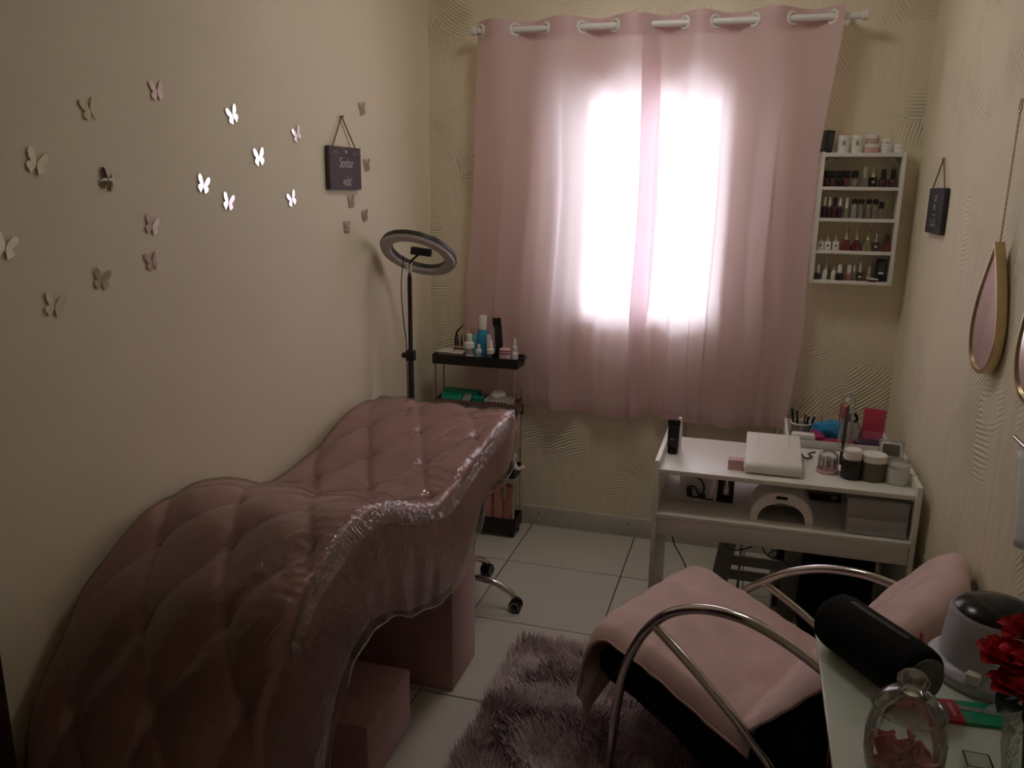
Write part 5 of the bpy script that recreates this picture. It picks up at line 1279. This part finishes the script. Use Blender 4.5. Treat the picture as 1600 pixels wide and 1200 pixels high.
# ------------------------------------------------------------------ right wall: mirrors, towel, sign
def drop_outline(n, w_, h_):
    pts = []
    for k in range(n):
        a = 2 * PI * k / n
        y = math.sin(a); x = math.cos(a)
        # round below, drawn to a point above
        yy = y * h_ / 2
        f = (1 - y) / 2
        pts.append((x * w_ / 2 * (f ** 0.62) * 1.18, yy))
    return pts
def drop_mirror(label, y, ztop, h_, w_, chain_z, twist):
    t = thing('drop_mirror', label, 'mirror', (RW - 0.010, y, ztop))
    M_ = Matrix.Translation((-0.0, 0, -h_ / 2)) @ Matrix.Rotation(twist, 4, 'Z') @ Matrix(((0, 0, -1, 0), (1, 0, 0, 0), (0, 1, 0, 0), (0, 0, 0, 1)))
    out = drop_outline(48, w_, h_)
    b = B(); tt = b.bm
    R4 = [[tt.verts.new((x * k, yy * k, z)) for x, yy in out] for k, z in ((1.0, 0.0), (1.03, 0.002), (1.03, 0.022), (1.0, 0.024), (0.955, 0.024), (0.955, 0.0))]
    for a_, b_ in zip(R4, R4[1:] + R4[:1]):
        for k in range(48): tt.faces.new((a_[k], a_[(k + 1) % 48], b_[(k + 1) % 48], b_[k]))
    bmesh.ops.transform(tt, matrix=M_, verts=tt.verts)
    obj('gold_frame', b, m_gold, t)
    b = B().prism([(x * 0.96, yy * 0.96) for x, yy in out], 0.004, M_ @ Matrix.Translation((0, 0, 0.016)))
    obj('mirror_glass', b, m_mirror, t, smooth=False)
    L_ = chain_z - ztop
    n = max(3, int(L_ / 0.0068)); 
    for k in range(n):
        zc = L_ * (k + 0.5) / n
        if k == 0: 
            lk = obj('chain_link', B().tube([(0.0022 * math.cos(q), 0, 0.0052 * math.sin(q)) for q in [2 * PI * i / 8 for i in range(8)]], 0.0009, 4, True), m_gold, t); lme = lk.data
        else:
            lk = D.objects.new('chain_link', lme); COL.objects.link(lk); lk.parent = t
        lk.location = (-0.012, 0, zc); lk.rotation_euler = (0, 0, PI / 4 + (PI / 2 if k % 2 else 0))
    obj('top_ring', B().tube([(-0.012, 0.011 * math.cos(q), L_ + 0.013 + 0.016 * math.sin(q)) for q in [2 * PI * i / 20 for i in range(20)]], 0.0018, 6, True), m_gold, t)
    obj('nail', B().lathe([(0.002, 0), (0.002, 0.018), (0.004, 0.019), (0, 0.020)], (0.004, 0, L_ + 0.026), 8, ry(-PI / 2)), m_gold, t)
    return t
drop_mirror('gold framed drop shaped mirror hanging on a chain on the right wall', -1.372, 1.483, 0.315, 0.205, 1.785, 0.075)
drop_mirror('second gold framed drop mirror cut off by the right edge of the photo', -1.765, 1.500, 0.315, 0.205, 1.80, 0.075)
t = thing('hanging_towel', 'white towel hanging on the right wall at the edge of the photo', 'towel', (RW - 0.01, -1.935, 0.93))
b = B().grid(lambda u, v: Vector((-0.03 - 0.012 * math.sin(u * 14) * (1 - v) - 0.01 * math.sin(PI * u), lerp(0.125 - 0.075 * (1 - v) + 0.015 * v, -0.14, u), v * 0.16 + 0.045 * math.sin(PI * u * 0.5) * v)), 30, 12); b.solid(0.010)
obj('towel_cloth', b, m_towel, t, ang=180)
obj('towel_rail', B().lathe([(0.006, -0.15), (0.006, 0.13)], (-0.034, 0, 0.185), 10, rx(PI / 2)), m_chrome, t)
sgn = thing('hanging_plaque', 'small dark plaque hung on twine on the right wall beside the rack', 'sign', (RW, -0.51, 1.54))
obj('board', B().box((-0.010, 0, 0), (0.014, 0.250, 0.150), 0.002), m_slate, sgn)
MR = Matrix.Translation((-0.0178, 0, 0)) @ Matrix(((0, 0, -1, 0), (-1, 0, 0, 0), (0, 1, 0, 0), (0, 0, 0, 1)))
for a, b_ in (((-0.012, -0.09, 0.075), (-0.006, 0.015, 0.172)), ((-0.012, 0.105, 0.075), (-0.006, 0.015, 0.172))):
    obj('twine', B().tube([a, b_], 0.0022, 6), m_cord, sgn)
obj('nail', B().lathe([(0.002, 0), (0.002, 0.012), (0.004, 0.013), (0, 0.014)], (0.0, 0.015, 0.172), 8, ry(-PI / 2)), m_gold, sgn)
for zz, hw in ((0.048, 0.045), (0.036, 0.045)):
    obj('faded_print_line', B().box((-0.0176, 0.0, zz), (0.001, hw, 0.007)), m_chalk3, sgn)
b = B().prism([(0.0, 0.014), (0.012, 0.006), (0.022, 0.010), (0.016, -0.002), (0.022, -0.012), (0.006, -0.008), (0.0, -0.016), (-0.006, -0.008), (-0.022, -0.012), (-0.016, -0.002), (-0.022, 0.010), (-0.012, 0.006)], 0.0008, MR @ Matrix.Translation((0, 0.014, 0)))
obj('painted_flower', b, m_chalk3, sgn)
obj('print_line', B().box((-0.0176, 0.0, -0.012), (0.001, 0.062, 0.004)), m_chalk3, sgn)
for yy, h_ in ((0.05, 0.018), (0.035, 0.026), (0.018, 0.016), (-0.004, 0.030), (-0.022, 0.018), (-0.042, 0.022)):
    obj('letter_stroke', B().box((-0.0176, yy, -0.036), (0.001, 0.005, h_), 0.0, rx(0.25)), m_chalk3, sgn)
obj('letter_base', B().box((-0.0176, 0.004, -0.047), (0.001, 0.10, 0.005)), m_chalk3, sgn)

# ------------------------------------------------------------------ left wall: plaque and mirror butterflies
pq = thing('hanging_plaque', 'plum coloured plaque with white script hung on twine on the left wall', 'sign', (0.0, -0.852, 1.658))
obj('board', B().box((0.011, 0, 0), (0.016, 0.240, 0.150), 0.002), m_plum, pq)
for yy in (-0.085, 0.085):
    obj('twine', B().tube([(0.014, yy, 0.075), (0.008, 0.0, 0.180)], 0.0024, 6), m_cord, pq)
obj('nail', B().lathe([(0.002, 0), (0.002, 0.014), (0.004, 0.015), (0, 0.016)], (0.0, 0, 0.180), 8, ry(PI / 2)), m_black, pq)
ML = Matrix.Translation((0.0196, 0, 0)) @ Matrix(((0, 0, 1, 0), (1, 0, 0, 0), (0, 1, 0, 0), (0, 0, 0, 1)))
lettering('lettering', 'Sonhar', 0.046, m_chalk, pq, ML @ Matrix.Translation((0.002, 0.018, 0)) @ Matrix.Diagonal((0.82, 1.12, 1, 1)), 0.25, offset=-0.0006)
lettering('lettering', 'vida!', 0.044, m_chalk, pq, ML @ Matrix.Translation((0.006, -0.046, 0)) @ Matrix.Diagonal((0.85, 1.15, 1, 1)), 0.25, offset=-0.0006)
for k in range(9):
    obj('faded_letter', B().box((0.0195, -0.052 + k * 0.0145, -0.013), (0.0008, 0.0085, 0.010)), m_chalk2, pq)
hp = [(0.0, -0.007), (0.006, 0.0), (0.005, 0.005), (0.0025, 0.006), (0, 0.003), (-0.0025, 0.006), (-0.005, 0.005), (-0.006, 0.0)]
obj('painted_heart', B().prism(hp, 0.0008, ML @ Matrix.Translation((0.004, 0.058, 0))), m_chalk, pq)
for s_ in (-1, 1):
    sprig = obj('painted_sprig', B().tube([Vector((0.0195, s_ * 0.055 + 0.004, 0.050)), Vector((0.0195, s_ * 0.075, 0.057)), Vector((0.0195, s_ * 0.10, 0.053))], 0.0010, 5), m_chalk3, pq)
    for k in range(5):
        obj('painted_leaf', B().box((0.0195, s_ * (0.058 + k * 0.010), 0.056 + 0.004 * ((k % 2) * 2 - 1)), (0.0008, 0.008, 0.003), 0.0, rx(0.7 * ((k % 2) * 2 - 1) * s_)), m_chalk3, sprig)
WING = [(0.0, 0.10), (0.10, 0.42), (0.34, 0.86), (0.55, 1.0), (0.70, 0.92), (0.74, 0.66), (0.62, 0.34), (0.40, 0.10), (0.58, 0.0), (0.66, -0.20), (0.56, -0.42), (0.40, -0.50), (0.30, -0.66), (0.22, -0.62), (0.12, -0.34), (0.03, -0.22)]
def wing(s):
    return [(s * x, y) for x, y in WING]
BF = [  # y, z, in-plane turn, size, label
 (-2.032, 1.754, 0.25, 0.034, 'dull mirror butterfly upper left on the wall, between the two palest dark ones'),
 (-1.806, 1.817, 0.10, 0.032, 'topmost dull mirror butterfly of the left half of the flock'),
 (-2.197, 1.633, -0.35, 0.036, 'outline looking mirror butterfly near the upper left edge of the photo'),
 (-2.001, 1.599, -0.30, 0.034, 'darkest mirror butterfly on the left wall'),
 (-2.299, 1.466, -0.35, 0.036, 'mirror butterfly cut by the left edge of the photo'),
 (-1.866, 1.491, -0.30, 0.033, 'pale mirror butterfly just above another pale one, middle of the left group'),
 (-1.876, 1.402, 0.15, 0.032, 'pale mirror butterfly just below another pale one, middle of the left group'),
 (-2.050, 1.373, -0.25, 0.034, 'dull mirror butterfly low on the wall, second lowest of the flock'),
 (-2.194, 1.331, -0.30, 0.036, 'lowest mirror butterfly on the left wall'),
 (-1.496, 1.786, 0.40, 0.034, 'bright white mirror butterfly, upper left of the bright ones'),
 (-1.152, 1.754, 0.40, 0.034, 'bright white mirror butterfly nearest left of the plaque top'),
 (-1.376, 1.674, 0.12, 0.036, 'bright white mirror butterfly in the middle of the bright ones'),
 (-1.651, 1.592, -0.25, 0.033, 'leftmost bright white mirror butterfly'),
 (-1.544, 1.544, -0.25, 0.033, 'lowest bright white mirror butterfly'),
 (-1.202, 1.549, 0.35, 0.034, 'bright white mirror butterfly lower right, level with the plaque bottom'),
 (-0.674, 1.875, 0.20, 0.034, 'dull mirror butterfly above and right of the plaque, highest near the corner'),
 (-0.650, 1.671, 0.10, 0.034, 'dull mirror butterfly immediately right of the plaque'),
 (-0.786, 1.535, 0.10, 0.033, 'dull mirror butterfly directly below the plaque'),
 (-0.678, 1.481, 0.15, 0.033, 'dull mirror butterfly below right of the plaque, towards the ring light'),
 (-0.829, 1.443, 0.0, 0.032, 'lowest dull mirror butterfly under the plaque'),
]
wing_me = {}
for (y, z, a, s, lab) in BF:
    t = thing('mirror_butterfly', lab, 'butterfly', (0.0005, y, z)); t.rotation_euler = (a, 0, 0); t.scale = (1, s / 0.034, s / 0.034)
    t['group'] = 'mirror butterflies on the left wall'
    for sd in (-1, 1):
        if sd not in wing_me:
            o = obj('wing', B().prism([(x * 0.034, yy * 0.030) for x, yy in wing(sd)], 0.0012, Matrix(((0, 0, 1, 0.0025), (1, 0, 0, sd * 0.0008), (0, 1, 0, 0), (0, 0, 0, 1)))), m_mirror, t, smooth=False); wing_me[sd] = o.data
        else:
            o = D.objects.new('wing', wing_me[sd]); COL.objects.link(o); o.parent = t
    if 'foam' not in wing_me:
        o = obj('foam_pad', B().box((0.0015, 0, 0.0), (0.0025, 0.006, 0.012), 0.0), m_grey, t); wing_me['foam'] = o.data
    else:
        o = D.objects.new('foam_pad', wing_me['foam']); COL.objects.link(o); o.parent = t
